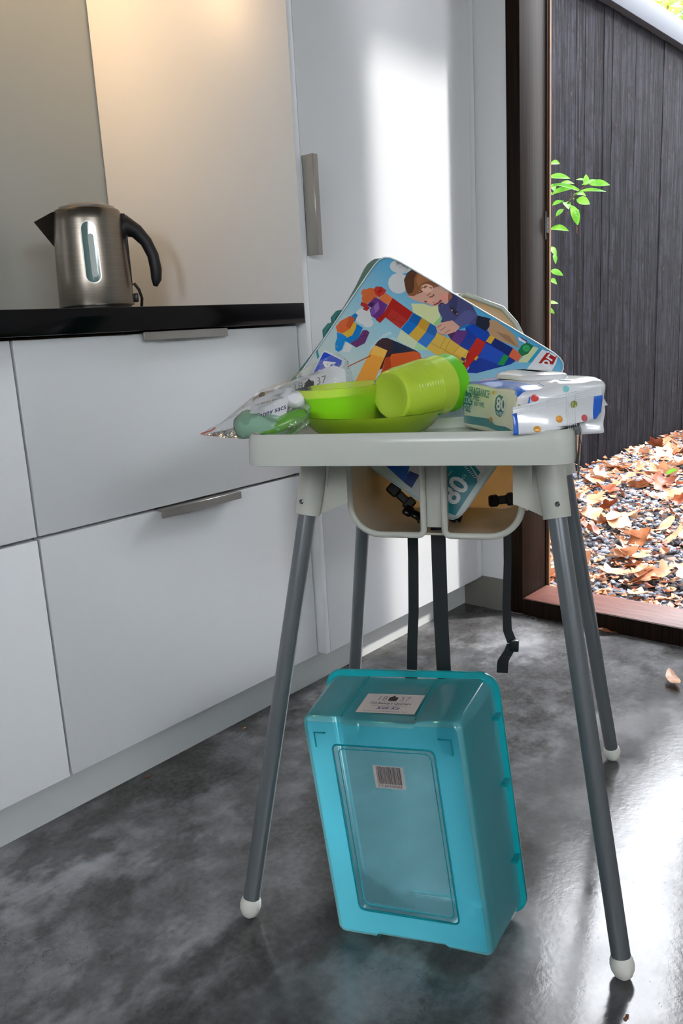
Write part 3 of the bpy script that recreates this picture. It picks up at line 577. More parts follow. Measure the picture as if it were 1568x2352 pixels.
# ------------------------------------------------------------------ toy bag standing in the seat (x along its long edge, y up its face, z out of the printed face)
BAG = json.loads('[[1,[205,208,210],[[0.0564,-0.0029],[0.0583,0.0027],[0.0568,0.009],[0.0521,0.0146],[0.0453,0.0184],[0.0375,0.0198],[0.0304,0.0184],[0.0254,0.0145],[0.0235,0.0088],[0.025,0.0026],[0.0298,-0.003],[0.0367,-0.0069],[0.0444,-0.0082],[0.0515,-0.0068]]],[1,[205,208,210],[[0.0717,0.0231],[0.0748,0.0303],[0.0743,0.0377],[0.0704,0.0439],[0.0638,0.0477],[0.0558,0.0483],[0.0479,0.0456],[0.0419,0.0401],[0.0388,0.0329],[0.0392,0.0254],[0.0432,0.0192],[0.0499,0.0154],[0.0579,0.0149],[0.0657,0.0176]]],[1,[205,208,210],[[0.0676,-0.0117],[0.0687,-0.0073],[0.0668,-0.0022],[0.0622,0.0026],[0.0557,0.0062],[0.0488,0.0079],[0.0427,0.0073],[0.0387,0.0045],[0.0375,0.0001],[0.0395,-0.005],[0.0442,-0.0099],[0.0506,-0.0135],[0.0576,-0.0151],[0.0636,-0.0145]]],[1,[205,208,210],[[0.052,0.0977],[0.0544,0.1036],[0.0538,0.1098],[0.0502,0.1152],[0.0443,0.1186],[0.0374,0.1194],[0.0307,0.1175],[0.0256,0.1131],[0.0232,0.1071],[0.0238,0.1009],[0.0275,0.0955],[0.0334,0.0921],[0.0403,0.0913],[0.0469,0.0933]]],[1,[205,208,210],[[0.0607,0.1068],[0.0619,0.11],[0.0614,0.1135],[0.0592,0.1165],[0.0557,0.1186],[0.0517,0.1192],[0.048,0.1182],[0.0452,0.1159],[0.0439,0.1127],[0.0445,0.1092],[0.0467,0.1062],[0.0502,0.1041],[0.0542,0.1036],[0.0579,0.1045]]],[1,[205,208,210],[[0.0385,0.1556],[0.0529,0.1561],[0.055,0.1666],[0.0436,0.1722]]],[1,[208,214,160],[[0.0953,0.0493],[0.1122,0.0395],[0.1282,0.0359],[0.1344,0.0298],[0.1436,0.0391],[0.1549,0.0476],[0.1532,0.06],[0.1242,0.0599],[0.1073,0.0596]]],[2,[140,200,130],[[0.147,0.0586],[0.1489,0.0429],[0.155,0.0488],[0.1543,0.0606]]],[2,[165,205,150],[[0.1433,0.0976],[0.1597,0.0966],[0.1669,0.0974],[0.1444,0.1084]]],[1,[200,210,175],[[0.1076,0.0926],[0.142,0.0958],[0.1444,0.1084],[0.1104,0.1096]]],[2,[205,100,50],[[0.0094,0.0755],[0.0087,0.0687],[0.0144,0.0661],[0.018,0.0615],[0.0254,0.0592],[0.0295,0.0601],[0.0354,0.0645],[0.0414,0.0688],[0.0353,0.0775],[0.0308,0.0866],[0.0222,0.0864],[0.0169,0.0829],[0.0157,0.0784]]],[2,[215,115,60],[[0.0433,0.0677],[0.0484,0.0557],[0.0635,0.0568],[0.0638,0.0695],[0.0469,0.0708]]],[3,[190,45,35],[[0.0269,0.0603],[0.027,0.0548],[0.0315,0.0524],[0.0381,0.0539],[0.0379,0.0508],[0.0467,0.0515],[0.0474,0.0582],[0.0425,0.0675],[0.034,0.0653]]],[4,[140,25,25],[[0.0347,0.0597],[0.0376,0.0542],[0.0416,0.0558],[0.0384,0.0628]]],[3,[170,35,30],[[0.0215,0.092],[0.0203,0.0875],[0.0318,0.0861],[0.0342,0.0885],[0.0401,0.089],[0.0391,0.0961],[0.0307,0.0971],[0.0307,0.0932],[0.023,0.0931]]],[4,[100,45,125],[[0.0326,0.0882],[0.0353,0.0775],[0.0358,0.0707],[0.0446,0.0695],[0.0632,0.0705],[0.0656,0.0833],[0.0622,0.0994],[0.0512,0.0994],[0.0416,0.092],[0.0426,0.0876]]],[5,[62,25,85],[[0.0334,0.0864],[0.0376,0.0788],[0.043,0.0796],[0.0426,0.0876]]],[5,[140,100,170],[[0.0443,0.0833],[0.046,0.0733],[0.0555,0.0826],[0.0544,0.0924]]],[5,[118,78,155],[[0.0423,0.0929],[0.0443,0.0833],[0.0544,0.0924],[0.0518,0.1003]]],[3,[168,28,22],[[0.0635,0.0568],[0.1072,0.0603],[0.108,0.0745],[0.1056,0.0926],[0.0728,0.0894],[0.0707,0.1016],[0.0611,0.1007],[0.0656,0.0833]]],[4,[178,48,42],[[0.0729,0.0726],[0.1075,0.0748],[0.1056,0.0926],[0.0728,0.0894],[0.0742,0.0801]]],[5,[110,20,20],[[0.0708,0.087],[0.1071,0.0837],[0.107,0.0831],[0.0707,0.0864]]],[5,[110,20,20],[[0.089,0.0745],[0.0869,0.0886],[0.0875,0.0887],[0.0895,0.0746]]],[5,[110,20,20],[[0.0556,0.0906],[0.0699,0.0933],[0.0699,0.0927],[0.0557,0.0901]]],[3,[0,105,190],[[0.108,0.0605],[0.125,0.0601],[0.1266,0.0744],[0.1235,0.0941],[0.1068,0.0925],[0.109,0.0739]]],[4,[0,90,165],[[0.108,0.0605],[0.125,0.0601],[0.1266,0.0744],[0.109,0.0739]]],[3,[205,162,45],[[0.125,0.0601],[0.142,0.0608],[0.1445,0.0753],[0.142,0.0958],[0.1243,0.0943],[0.1266,0.0744]]],[4,[190,145,40],[[0.125,0.0601],[0.142,0.0608],[0.1445,0.0753],[0.1266,0.0744]]],[3,[0,105,190],[[0.142,0.0608],[0.1543,0.0606],[0.159,0.0654],[0.1615,0.0753],[0.1594,0.0962],[0.1425,0.0956],[0.1445,0.0753]]],[4,[0,90,165],[[0.142,0.0608],[0.1543,0.0606],[0.159,0.0654],[0.1614,0.0741],[0.1445,0.0753]]],[3,[208,168,58],[[0.159,0.068],[0.1837,0.0651],[0.2021,0.0661],[0.2272,0.0657],[0.2266,0.0944],[0.1948,0.0982],[0.1597,0.0968],[0.1608,0.0857]]],[4,[222,180,75],[[0.2026,0.0667],[0.2272,0.0657],[0.2281,0.078],[0.2016,0.0803]]],[5,[140,100,30],[[0.1602,0.0864],[0.1793,0.0854],[0.1792,0.0848],[0.1601,0.0858]]],[5,[140,100,30],[[0.178,0.0842],[0.1769,0.0676],[0.1763,0.0676],[0.1774,0.0843]]],[5,[140,100,30],[[0.1877,0.0853],[0.1849,0.0663],[0.1843,0.0663],[0.1871,0.0854]]],[5,[140,100,30],[[0.2017,0.0813],[0.2031,0.0666],[0.2025,0.0666],[0.2011,0.0812]]],[5,[140,100,30],[[0.2184,0.085],[0.2193,0.0664],[0.2187,0.0663],[0.2178,0.0849]]],[5,[140,100,30],[[0.1788,0.0848],[0.2249,0.0837],[0.2249,0.0831],[0.1788,0.0842]]],[5,[140,100,30],[[0.2167,0.0864],[0.2046,0.0868],[0.2047,0.0874],[0.2167,0.087]]],[2,[52,28,36],[[0.0843,0.1355],[0.0852,0.1272],[0.0884,0.1204],[0.0957,0.1155],[0.1129,0.113],[0.1472,0.1086],[0.1565,0.1087],[0.1397,0.1353],[0.1107,0.1699],[0.0881,0.1578]]],[3,[20,30,55],[[0.1035,0.115],[0.1152,0.1125],[0.1472,0.1086],[0.1324,0.1214],[0.1184,0.1318]]],[3,[205,85,30],[[0.1119,0.1434],[0.1178,0.1385],[0.1176,0.1335],[0.1463,0.1111],[0.1562,0.1083],[0.1674,0.1184],[0.1545,0.1558],[0.1215,0.1698]]],[4,[170,60,25],[[0.1119,0.1434],[0.1178,0.1385],[0.13,0.1517],[0.122,0.163]]],[3,[228,155,55],[[0.0853,0.1548],[0.0839,0.1453],[0.085,0.1356],[0.1078,0.1322],[0.1166,0.1707],[0.1229,0.1952],[0.0944,0.2128],[0.0916,0.1938],[0.087,0.1667]]],[4,[240,180,80],[[0.085,0.1356],[0.1078,0.1322],[0.1107,0.1446],[0.0868,0.1513]]],[4,[170,75,35],[[0.0678,0.1891],[0.0898,0.1537],[0.0881,0.1528],[0.0662,0.1883]]],[2,[215,222,222],[[0.0806,0.1444],[0.0848,0.1464],[0.0852,0.1455],[0.081,0.1435]]],[2,[215,222,222],[[0.0809,0.1411],[0.0851,0.1431],[0.0856,0.1422],[0.0814,0.1402]]],[2,[215,222,222],[[0.0813,0.1378],[0.0855,0.1398],[0.0859,0.1389],[0.0817,0.1369]]],[2,[215,222,222],[[0.0817,0.1345],[0.0859,0.1365],[0.0863,0.1357],[0.0821,0.1337]]],[2,[215,222,222],[[0.0821,0.1314],[0.0863,0.1334],[0.0868,0.1325],[0.0825,0.1305]]],[2,[215,222,222],[[0.0826,0.1283],[0.0868,0.1303],[0.0872,0.1294],[0.083,0.1274]]],[2,[215,222,222],[[0.0832,0.1253],[0.0874,0.1273],[0.0878,0.1265],[0.0836,0.1244]]],[2,[215,222,222],[[0.0838,0.1224],[0.088,0.1244],[0.0885,0.1236],[0.0843,0.1216]]],[2,[215,222,222],[[0.0846,0.1197],[0.0888,0.1217],[0.0892,0.1209],[0.085,0.1189]]],[2,[215,222,222],[[0.0855,0.1171],[0.0897,0.1192],[0.0901,0.1183],[0.0859,0.1163]]],[2,[215,222,222],[[0.0865,0.1147],[0.0907,0.1168],[0.0911,0.1159],[0.0869,0.1139]]],[2,[215,222,222],[[0.0876,0.1125],[0.0918,0.1146],[0.0922,0.1137],[0.088,0.1117]]],[2,[215,222,222],[[0.0889,0.1105],[0.093,0.1125],[0.0935,0.1117],[0.0893,0.1097]]],[2,[215,222,222],[[0.0903,0.1087],[0.0945,0.1107],[0.0949,0.1099],[0.0907,0.1079]]],[2,[215,222,222],[[0.0918,0.1071],[0.096,0.1091],[0.0965,0.1083],[0.0923,0.1063]]],[2,[215,222,222],[[0.0935,0.1057],[0.0977,0.1077],[0.0982,0.1069],[0.094,0.1049]]],[2,[215,220,205],[[0.102,0.1099],[0.1025,0.1134],[0.1035,0.1133],[0.103,0.1098]]],[2,[215,220,205],[[0.1052,0.1096],[0.1057,0.1131],[0.1068,0.113],[0.1062,0.1095]]],[2,[215,220,205],[[0.1084,0.1093],[0.1089,0.1128],[0.11,0.1127],[0.1094,0.1092]]],[2,[215,220,205],[[0.1116,0.109],[0.1122,0.1125],[0.1132,0.1124],[0.1127,0.1089]]],[2,[215,220,205],[[0.1148,0.1087],[0.1154,0.1122],[0.1164,0.1121],[0.1159,0.1086]]],[2,[215,220,205],[[0.1181,0.1084],[0.1186,0.1119],[0.1196,0.1119],[0.1191,0.1083]]],[2,[215,220,205],[[0.1213,0.1081],[0.1218,0.1117],[0.1228,0.1116],[0.1223,0.108]]],[2,[215,220,205],[[0.1245,0.1078],[0.125,0.1114],[0.126,0.1113],[0.1255,0.1077]]],[2,[215,220,205],[[0.1276,0.1076],[0.1282,0.1111],[0.1292,0.111],[0.1287,0.1075]]],[2,[215,220,205],[[0.1308,0.1073],[0.1314,0.1108],[0.1324,0.1107],[0.1318,0.1072]]],[2,[215,220,205],[[0.134,0.107],[0.1345,0.1105],[0.1355,0.1104],[0.135,0.1069]]],[2,[215,220,205],[[0.1372,0.1067],[0.1377,0.1102],[0.1387,0.1101],[0.1382,0.1066]]],[2,[215,220,205],[[0.1404,0.1064],[0.1409,0.1099],[0.1419,0.1098],[0.1414,0.1063]]],[2,[215,220,205],[[0.1435,0.1061],[0.1441,0.1096],[0.1451,0.1095],[0.1445,0.106]]],[3,[208,160,142],[[0.0613,0.0226],[0.0579,0.0104],[0.0597,0.0017],[0.0697,-0.0078],[0.0846,-0.0085],[0.1011,-0.0076],[0.1179,-0.0044],[0.1307,-0.0029],[0.1381,-0.0008],[0.1435,0.005],[0.1442,0.0197],[0.1341,0.0294],[0.1279,0.0355],[0.1188,0.0357],[0.1125,0.038],[0.0968,0.042],[0.085,0.0424],[0.0746,0.0356]]],[4,[140,88,54],[[0.0611,0.0227],[0.0579,0.0104],[0.0597,0.0017],[0.0696,-0.008],[0.0845,-0.0086],[0.101,-0.0078],[0.1179,-0.0044],[0.1025,-0.002],[0.0956,0.0032],[0.0915,0.0106],[0.092,0.0205],[0.095,0.0303],[0.0918,0.037],[0.0837,0.0406],[0.0746,0.0356]]],[5,[165,108,70],[[0.0729,-0.0006],[0.0872,-0.0048],[0.1056,-0.005],[0.0952,0.0027],[0.0899,0.0102],[0.0879,0.0203],[0.0785,0.0129]]],[5,[88,55,38],[[0.0611,0.0227],[0.0579,0.0104],[0.0596,0.0015],[0.0692,-0.0011],[0.0752,0.0148],[0.0826,0.0233],[0.0863,0.034],[0.0817,0.0379],[0.074,0.0347]]],[4,[225,182,162],[[0.1099,0.0103],[0.111,0.0135],[0.1103,0.017],[0.1077,0.0202],[0.104,0.0224],[0.0997,0.0231],[0.0958,0.0222],[0.0929,0.02],[0.0918,0.0167],[0.0926,0.0132],[0.0951,0.01],[0.0989,0.0079],[0.1032,0.0072],[0.1071,0.008]]],[4,[226,150,138],[[0.1392,0.01],[0.1402,0.0124],[0.14,0.0149],[0.1387,0.0171],[0.1364,0.0184],[0.1337,0.0186],[0.131,0.0177],[0.129,0.0158],[0.128,0.0134],[0.1282,0.0109],[0.1295,0.0087],[0.1318,0.0074],[0.1345,0.0072],[0.1372,0.0081]]],[4,[222,165,148],[[0.126,0.0264],[0.1266,0.0283],[0.1261,0.0303],[0.1245,0.0322],[0.1223,0.0335],[0.1197,0.034],[0.1174,0.0336],[0.1158,0.0324],[0.1151,0.0305],[0.1157,0.0284],[0.1172,0.0265],[0.1195,0.0252],[0.1221,0.0247],[0.1244,0.0252]]],[5,[110,65,55],[[0.113,0.0257],[0.1167,0.0216],[0.1165,0.0167],[0.119,0.0184],[0.1184,0.0232],[0.1147,0.0263]]],[5,[110,65,55],[[0.1156,0.034],[0.1157,0.0346],[0.1155,0.0352],[0.1149,0.0359],[0.1141,0.0364],[0.1131,0.0366],[0.1124,0.0365],[0.1118,0.0361],[0.1117,0.0356],[0.1119,0.0349],[0.1125,0.0342],[0.1134,0.0338],[0.1143,0.0335],[0.1151,0.0336]]],[5,[150,95,70],[[0.1089,0.0255],[0.1107,0.0187],[0.1121,0.0189],[0.1105,0.0259]]],[5,[125,45,48],[[0.1272,0.0327],[0.1316,0.0251],[0.1311,0.0197],[0.1352,0.0199],[0.1337,0.0271],[0.1297,0.0325]]],[5,[150,90,82],[[0.1264,0.0285],[0.1266,0.0289],[0.1265,0.0294],[0.1262,0.0298],[0.1257,0.0301],[0.1251,0.0302],[0.1246,0.0301],[0.1242,0.0298],[0.124,0.0293],[0.1241,0.0288],[0.1244,0.0284],[0.1249,0.0281],[0.1255,0.028],[0.126,0.0281]]],[4,[160,100,78],[[0.1325,-0.0013],[0.1401,-0.0007],[0.1445,0.0069],[0.1443,0.0171],[0.1394,0.0111]]],[3,[72,74,118],[[0.1345,0.0298],[0.1473,0.0189],[0.1374,0.0003],[0.141,-0.0027],[0.1644,0.0003],[0.1788,0.0007],[0.1965,0.011],[0.2032,0.0105],[0.2168,0.0077],[0.2245,0.0236],[0.2059,0.0243],[0.1898,0.0338],[0.1864,0.0427],[0.1702,0.0385],[0.1545,0.0503],[0.1531,0.0433],[0.1404,0.0368]]],[4,[58,58,98],[[0.1385,0.0014],[0.1517,0.0024],[0.1635,0.0216],[0.1497,0.0209]]],[5,[84,88,138],[[0.1714,0.0377],[0.1748,0.015],[0.1827,0.0087],[0.1965,0.011],[0.1939,0.0297],[0.1858,0.0431]]],[5,[40,40,62],[[0.1495,0.0219],[0.1548,0.0206],[0.1678,0.0226],[0.1712,0.0275],[0.1649,0.0286]]],[6,[170,130,95],[[0.1591,0.0241],[0.1594,0.0248],[0.1593,0.0254],[0.159,0.0259],[0.1584,0.0262],[0.1578,0.0263],[0.1571,0.0261],[0.1566,0.0256],[0.1563,0.025],[0.1564,0.0244],[0.1567,0.0239],[0.1573,0.0235],[0.158,0.0235],[0.1586,0.0237]]],[6,[170,130,95],[[0.1693,0.0248],[0.1696,0.0254],[0.1695,0.026],[0.1692,0.0265],[0.1686,0.0269],[0.168,0.0269],[0.1673,0.0267],[0.1668,0.0262],[0.1666,0.0256],[0.1666,0.025],[0.167,0.0245],[0.1675,0.0242],[0.1682,0.0241],[0.1688,0.0243]]],[4,[34,37,56],[[0.1965,0.011],[0.2163,0.0045],[0.2236,0.0174],[0.2231,0.0265],[0.2039,0.0264]]],[4,[178,143,108],[[0.2168,0.0077],[0.2253,0.0027],[0.2515,0.0059],[0.2629,0.0077],[0.2743,0.0144],[0.2813,0.0215],[0.2497,0.0277],[0.2308,0.0276],[0.2257,0.0229]]],[5,[150,115,85],[[0.2363,0.0184],[0.2565,0.0131],[0.2793,0.0216],[0.2559,0.022]]],[5,[208,160,142],[[0.1529,0.0608],[0.1539,0.0533],[0.1685,0.0386],[0.1852,0.0409],[0.1843,0.0509],[0.1748,0.0626],[0.1704,0.0626],[0.1677,0.0677],[0.1638,0.0647],[0.1592,0.0658]]],[6,[140,95,75],[[0.1562,0.0611],[0.1595,0.0531],[0.1585,0.0527],[0.1552,0.0607]]],[6,[140,95,75],[[0.1631,0.0631],[0.1667,0.0531],[0.1657,0.0528],[0.162,0.0627]]],[6,[140,95,75],[[0.1712,0.0626],[0.1756,0.0531],[0.1746,0.0527],[0.1703,0.0622]]],[3,[225,225,230],[[0.2693,0.0072],[0.2846,0.0074],[0.2851,0.0105],[0.2739,0.0113]]],[3,[90,60,110],[[0.2697,0.0053],[0.2845,0.0049],[0.2858,0.0092]]],[3,[16,52,145],[[0.1916,0.0362],[0.1978,0.0277],[0.2059,0.0243],[0.2286,0.0246],[0.243,0.028],[0.2736,0.0267],[0.2766,0.0418],[0.2894,0.0422],[0.286,0.0505],[0.2513,0.0888],[0.232,0.0997],[0.2341,0.0693],[0.2196,0.066],[0.2021,0.0661],[0.2005,0.0464]]],[4,[10,66,170],[[0.1916,0.0362],[0.1989,0.0268],[0.2315,0.0263],[0.2334,0.0388],[0.2145,0.0415]]],[4,[8,35,105],[[0.24,0.0383],[0.243,0.028],[0.2736,0.0267],[0.2763,0.0403],[0.249,0.0414]]],[4,[24,72,175],[[0.2343,0.0426],[0.2697,0.0392],[0.2717,0.0592],[0.2389,0.0663]]],[4,[0,120,190],[[0.1834,0.0497],[0.1903,0.0344],[0.1981,0.0281],[0.192,0.0394]]],[4,[92,45,118],[[0.1858,0.0655],[0.1838,0.0477],[0.1989,0.0405],[0.2014,0.0476],[0.2021,0.0661]]],[4,[68,25,80],[[0.1756,0.0612],[0.1838,0.0477],[0.1858,0.0655]]],[5,[182,30,20],[[0.2183,0.0419],[0.2345,0.0416],[0.2371,0.0588],[0.234,0.0864],[0.2326,0.098],[0.2257,0.0932],[0.2307,0.0644],[0.2196,0.066]]],[5,[205,160,50],[[0.233,0.0271],[0.2416,0.0271],[0.2425,0.0394],[0.2333,0.0398]]],[6,[205,160,50],[[0.2352,0.066],[0.2389,0.0663],[0.2381,0.0737],[0.2341,0.0718]]],[5,[15,135,65],[[0.2681,0.0419],[0.2772,0.0415],[0.2785,0.0568],[0.2702,0.0618]]],[5,[210,100,65],[[0.2742,0.0263],[0.2915,0.0294],[0.293,0.0412],[0.2761,0.0412]]],[5,[30,110,70],[[0.2832,0.026],[0.2824,0.0163],[0.2862,0.0073],[0.2977,0.0071],[0.2981,0.0221],[0.2935,0.0299],[0.2863,0.0292]]],[6,[50,160,95],[[0.2955,0.0135],[0.2965,0.0159],[0.2963,0.0183],[0.2951,0.0204],[0.293,0.0216],[0.2904,0.0219],[0.288,0.021],[0.2861,0.0192],[0.2851,0.0169],[0.2853,0.0144],[0.2865,0.0124],[0.2886,0.0111],[0.2911,0.0109],[0.2936,0.0118]]],[2,[198,208,160],[[0.2981,0.0077],[0.3084,0.0058],[0.3063,0.0339],[0.2934,0.0418],[0.2938,0.028]]],[3,[40,150,185],[[0.3062,0.0062],[0.3114,0.0048],[0.311,0.0311],[0.3057,0.0343]]],[2,[215,218,222],[[0.3114,0.0048],[0.3319,0.0017],[0.3404,-0.0001],[0.344,0.036],[0.3109,0.0429],[0.311,0.0311]]],[3,[168,30,25],[[0.32,0.0059],[0.3256,0.0021],[0.3323,0.0035],[0.3369,0.0014],[0.3389,0.0166],[0.3201,0.0264]]],[3,[210,92,32],[[0.0062,0.1434],[0.0072,0.1322],[0.0168,0.1174],[0.0272,0.1153],[0.0309,0.1222],[0.0317,0.1348],[0.0275,0.1425],[0.0243,0.1477],[0.014,0.1492]]],[4,[190,75,25],[[0.0231,0.1347],[0.0168,0.1174],[0.0272,0.1153],[0.0309,0.1222],[0.0317,0.1348]]],[4,[212,170,55],[[0.0243,0.1477],[0.0275,0.1425],[0.0322,0.1345],[0.0304,0.1225],[0.0366,0.1215],[0.0405,0.1296],[0.0423,0.1416],[0.0374,0.1484]]],[3,[0,115,190],[[0.0193,0.116],[0.023,0.1086],[0.0294,0.1088],[0.0319,0.1217],[0.0269,0.1168]]],[4,[0,115,190],[[0.0373,0.1224],[0.0506,0.1224],[0.0544,0.1409],[0.0464,0.1548],[0.0316,0.1558],[0.0374,0.1484],[0.0423,0.1416],[0.0405,0.1296]]],[4,[0,130,205],[[0.0142,0.1504],[0.0246,0.1482],[0.0348,0.1487],[0.0411,0.1697],[0.0381,0.1762],[0.0308,0.1759],[0.0243,0.168],[0.0206,0.1572]]],[5,[95,42,100],[[0.0469,0.1546],[0.0544,0.1409],[0.0532,0.126],[0.0582,0.1224],[0.0649,0.123],[0.0687,0.1415],[0.0604,0.1549]]],[6,[70,25,75],[[0.0551,0.1397],[0.0631,0.1298],[0.0623,0.1292],[0.0543,0.1392]]],[2,[25,140,150],[[-0.0022,0.1932],[0.0006,0.1902],[0.0122,0.199],[0.0119,0.2045]]],[1,[188,195,195],[[-0.0004,0.2464],[-0.0022,0.1932],[0.0059,0.2002],[0.0157,0.2154],[0.0196,0.2236],[0.0247,0.2469],[0.0024,0.258]]],[3,[205,215,220],[[0.019,0.2266],[0.0126,0.1908],[0.0134,0.1871],[0.016,0.1848],[0.0576,0.1807],[0.0647,0.2104],[0.0414,0.2365]]],[4,[0,62,195],[[0.021,0.2254],[0.0149,0.191],[0.0155,0.1889],[0.0181,0.1876],[0.0528,0.1847],[0.0598,0.2134],[0.0374,0.235]]],[5,[60,140,225],[[0.0281,0.1957],[0.0284,0.1965],[0.0284,0.1974],[0.0279,0.1982],[0.0271,0.1986],[0.0262,0.1987],[0.0252,0.1985],[0.0245,0.1979],[0.0242,0.1971],[0.0243,0.1962],[0.0247,0.1954],[0.0255,0.195],[0.0265,0.1948],[0.0274,0.1951]]],[2,[0,125,138],[[0.2882,0.234],[0.3224,0.2115],[0.3415,0.22],[0.3478,0.2263],[0.3493,0.2872],[0.3358,0.2908],[0.3015,0.2857]]],[2,[195,198,200],[[0.3224,0.2115],[0.3464,0.1957],[0.3479,0.2253],[0.3395,0.2196]]],[3,[0,125,138],[[0.3236,0.2108],[0.3284,0.2076],[0.3429,0.212],[0.3429,0.2182]]],[2,[10,80,165],[[0.2116,0.2845],[0.2459,0.2619],[0.2531,0.2823],[0.2528,0.2901]]],[2,[10,45,120],[[0.2503,0.2707],[0.268,0.267],[0.2685,0.2909],[0.2528,0.2901]]],[1,[190,195,200],[[0.2685,0.2909],[0.2676,0.2664],[0.2871,0.2936]]],[1,[190,195,200],[[0.2453,0.2623],[0.2597,0.2528],[0.2693,0.2662],[0.2495,0.2721]]],[3,[190,215,215],[[0.305,0.2516],[0.3073,0.2338],[0.3065,0.2337],[0.3043,0.2515]]],[3,[215,220,222],[[0.3191,0.2192],[0.3214,0.2163],[0.3206,0.2156],[0.3183,0.2186]]],[3,[215,220,222],[[0.3226,0.2201],[0.3249,0.2171],[0.3241,0.2165],[0.3217,0.2195]]],[3,[215,220,222],[[0.326,0.221],[0.3284,0.218],[0.3275,0.2174],[0.3252,0.2204]]],[3,[215,220,222],[[0.3295,0.2219],[0.3318,0.2189],[0.331,0.2183],[0.3287,0.2212]]],[3,[215,220,222],[[0.3329,0.2227],[0.3353,0.2198],[0.3344,0.2192],[0.3321,0.2221]]],[3,[215,220,222],[[0.3364,0.2236],[0.3387,0.2207],[0.3379,0.22],[0.3355,0.223]]],[3,[215,220,222],[[0.3398,0.2245],[0.3421,0.2216],[0.3413,0.2209],[0.339,0.2239]]]]'); BT = json.loads('{"A":[0.0364,0.2028],"GA":[0.0346,0.2157],"80":[0.3285,0.2559],"pri":[0.3277,0.0134],"pcs":[0.326,0.233],"a0":[0.3,0.2405]}')
bT = Vector((1.11949, .85621, .98005)); e1 = Vector((.166438, -.837947, -.519753)); e2 = Vector((.485462, -.389162, .782866)); nn = Vector((-.858268, -.382620, .342020))
Mb = Matrix((e1, e2, nn)).transposed().to_4x4(); Mb.translation = bT
bag = thing('toy_bag', 'printed zip-up toy bag showing a boy and bright bricks, propped in the high chair seat', 'bag', M=Mb)
BW, BH, PE = .357, .300, 16.0
def bag_k(s, t): return (abs((s - BW / 2) / (BW / 2)) ** PE + abs((t - BH / 2) / (BH / 2)) ** PE) ** (1 / PE)
def bag_F(s, t, l):
    k = bag_k(s, t); 
    if k > .995:
        f = .995 / k; s = BW / 2 + (s - BW / 2) * f; t = BH / 2 + (t - BH / 2) * f; k = .995
    wr = .0016 * math.sin(s * 46 + t * 25) * math.sin(t * 38 - s * 9) * (1 - k ** 6)
    return Vector((s - .002, -t + .002, .011 * (1 - k ** 5) + wr + l))
def bag_out(th):
    c_, s_ = math.cos(th), math.sin(th); q = (abs(c_) ** PE + abs(s_) ** PE) ** (1 / PE)
    return c_ / q, s_ / q
NB = 160
S_ = Sheet(bag_F)
i0 = S_.mi(MT['sky_print']); nr = 26; base = []
for j in range(nr + 1):
    k = j / nr * .999
    for q in range(NB):
        ox, oy = bag_out(2 * PI * q / NB); base.append((BW / 2 * (1 + ox * k), BH / 2 * (1 + oy * k)))
fs = []
for j in range(nr):
    for q in range(NB):
        f = (j * NB + q, j * NB + (q + 1) % NB, (j + 1) * NB + (q + 1) % NB, (j + 1) * NB + q)
        fs.append(f if j else (f[0], f[2], f[3]))
S_.raw(base, fs, MT['sky_print'], 0)
for layer, colr, pts in BAG: S_.poly(pts, printed(colr), layer)
rd, ud = (0, -1), (-1, 0)             # lettering runs up the short side of the bag
wh = printed((225, 230, 235)); 
S_.text('A', BT['A'], rd, ud, .0265, wh, 6, .0012); S_.text('G', (BT['A'][0] + .001, BT['A'][1] + .0225), rd, ud, .0265, wh, 6, .0012)
S_.text('80', BT['80'], rd, ud, .041, wh, 6, .001); S_.text('pri', BT['pri'], rd, ud, .022, wh, 6, .0004); S_.text('pcs', BT['pcs'], rd, ud, .009, printed((170, 215, 220)), 6)
S_.build('printed_front', bag)
def loopring(z, k, dy=0.0): return [Vector((BW / 2 * (1 + bag_out(2 * PI * q / NB)[0] * k) - .002 + z * (.50 + .26 * abs(bag_out(2 * PI * q / NB)[1]) ** 2), -BH / 2 * (1 + bag_out(2 * PI * q / NB)[1] * k) + .002, z))  for q in range(NB)]
prof = [(.001, .992), (-.001, .998), (-.006, .994), (-.020, .998), (-.0225, 1.004), (-.025, .998), (-.032, 1.000), (-.0345, 1.006), (-.037, 1.000), (-.044, 1.000), (-.0465, 1.006), (-.049, 1.000), (-.060, .996), (-.072, .985), (-.078, .95)]
vs = []; [vs.extend(loopring(z, k)) for z, k in prof]; fs = []
for j in range(len(prof) - 1):
    for q in range(NB): fs.append((j * NB + q, j * NB + (q + 1) % NB, (j + 1) * NB + (q + 1) % NB, (j + 1) * NB + q))
fs.append(tuple(range((len(prof) - 1) * NB, len(prof) * NB)))
from_data('zip_gusset', vs, fs, MT['teal'], bag, True, 60, fixn=True)['label'] = 'teal fabric side with zip'
tube('edge_piping', loopring(-.0005, 1.002) + [loopring(-.0005, 1.002)[0]], .0012, printed((190, 205, 212)), bag, 8)
for tt in (.125, .150): tube('carry_loop', [(-.010, -tt + .012, -.02), (-.016, -tt + .006, -.018), (-.017, -tt - .004, -.018), (-.010, -tt - .012, -.02)], .0055, MT['teal'], bag, 10)

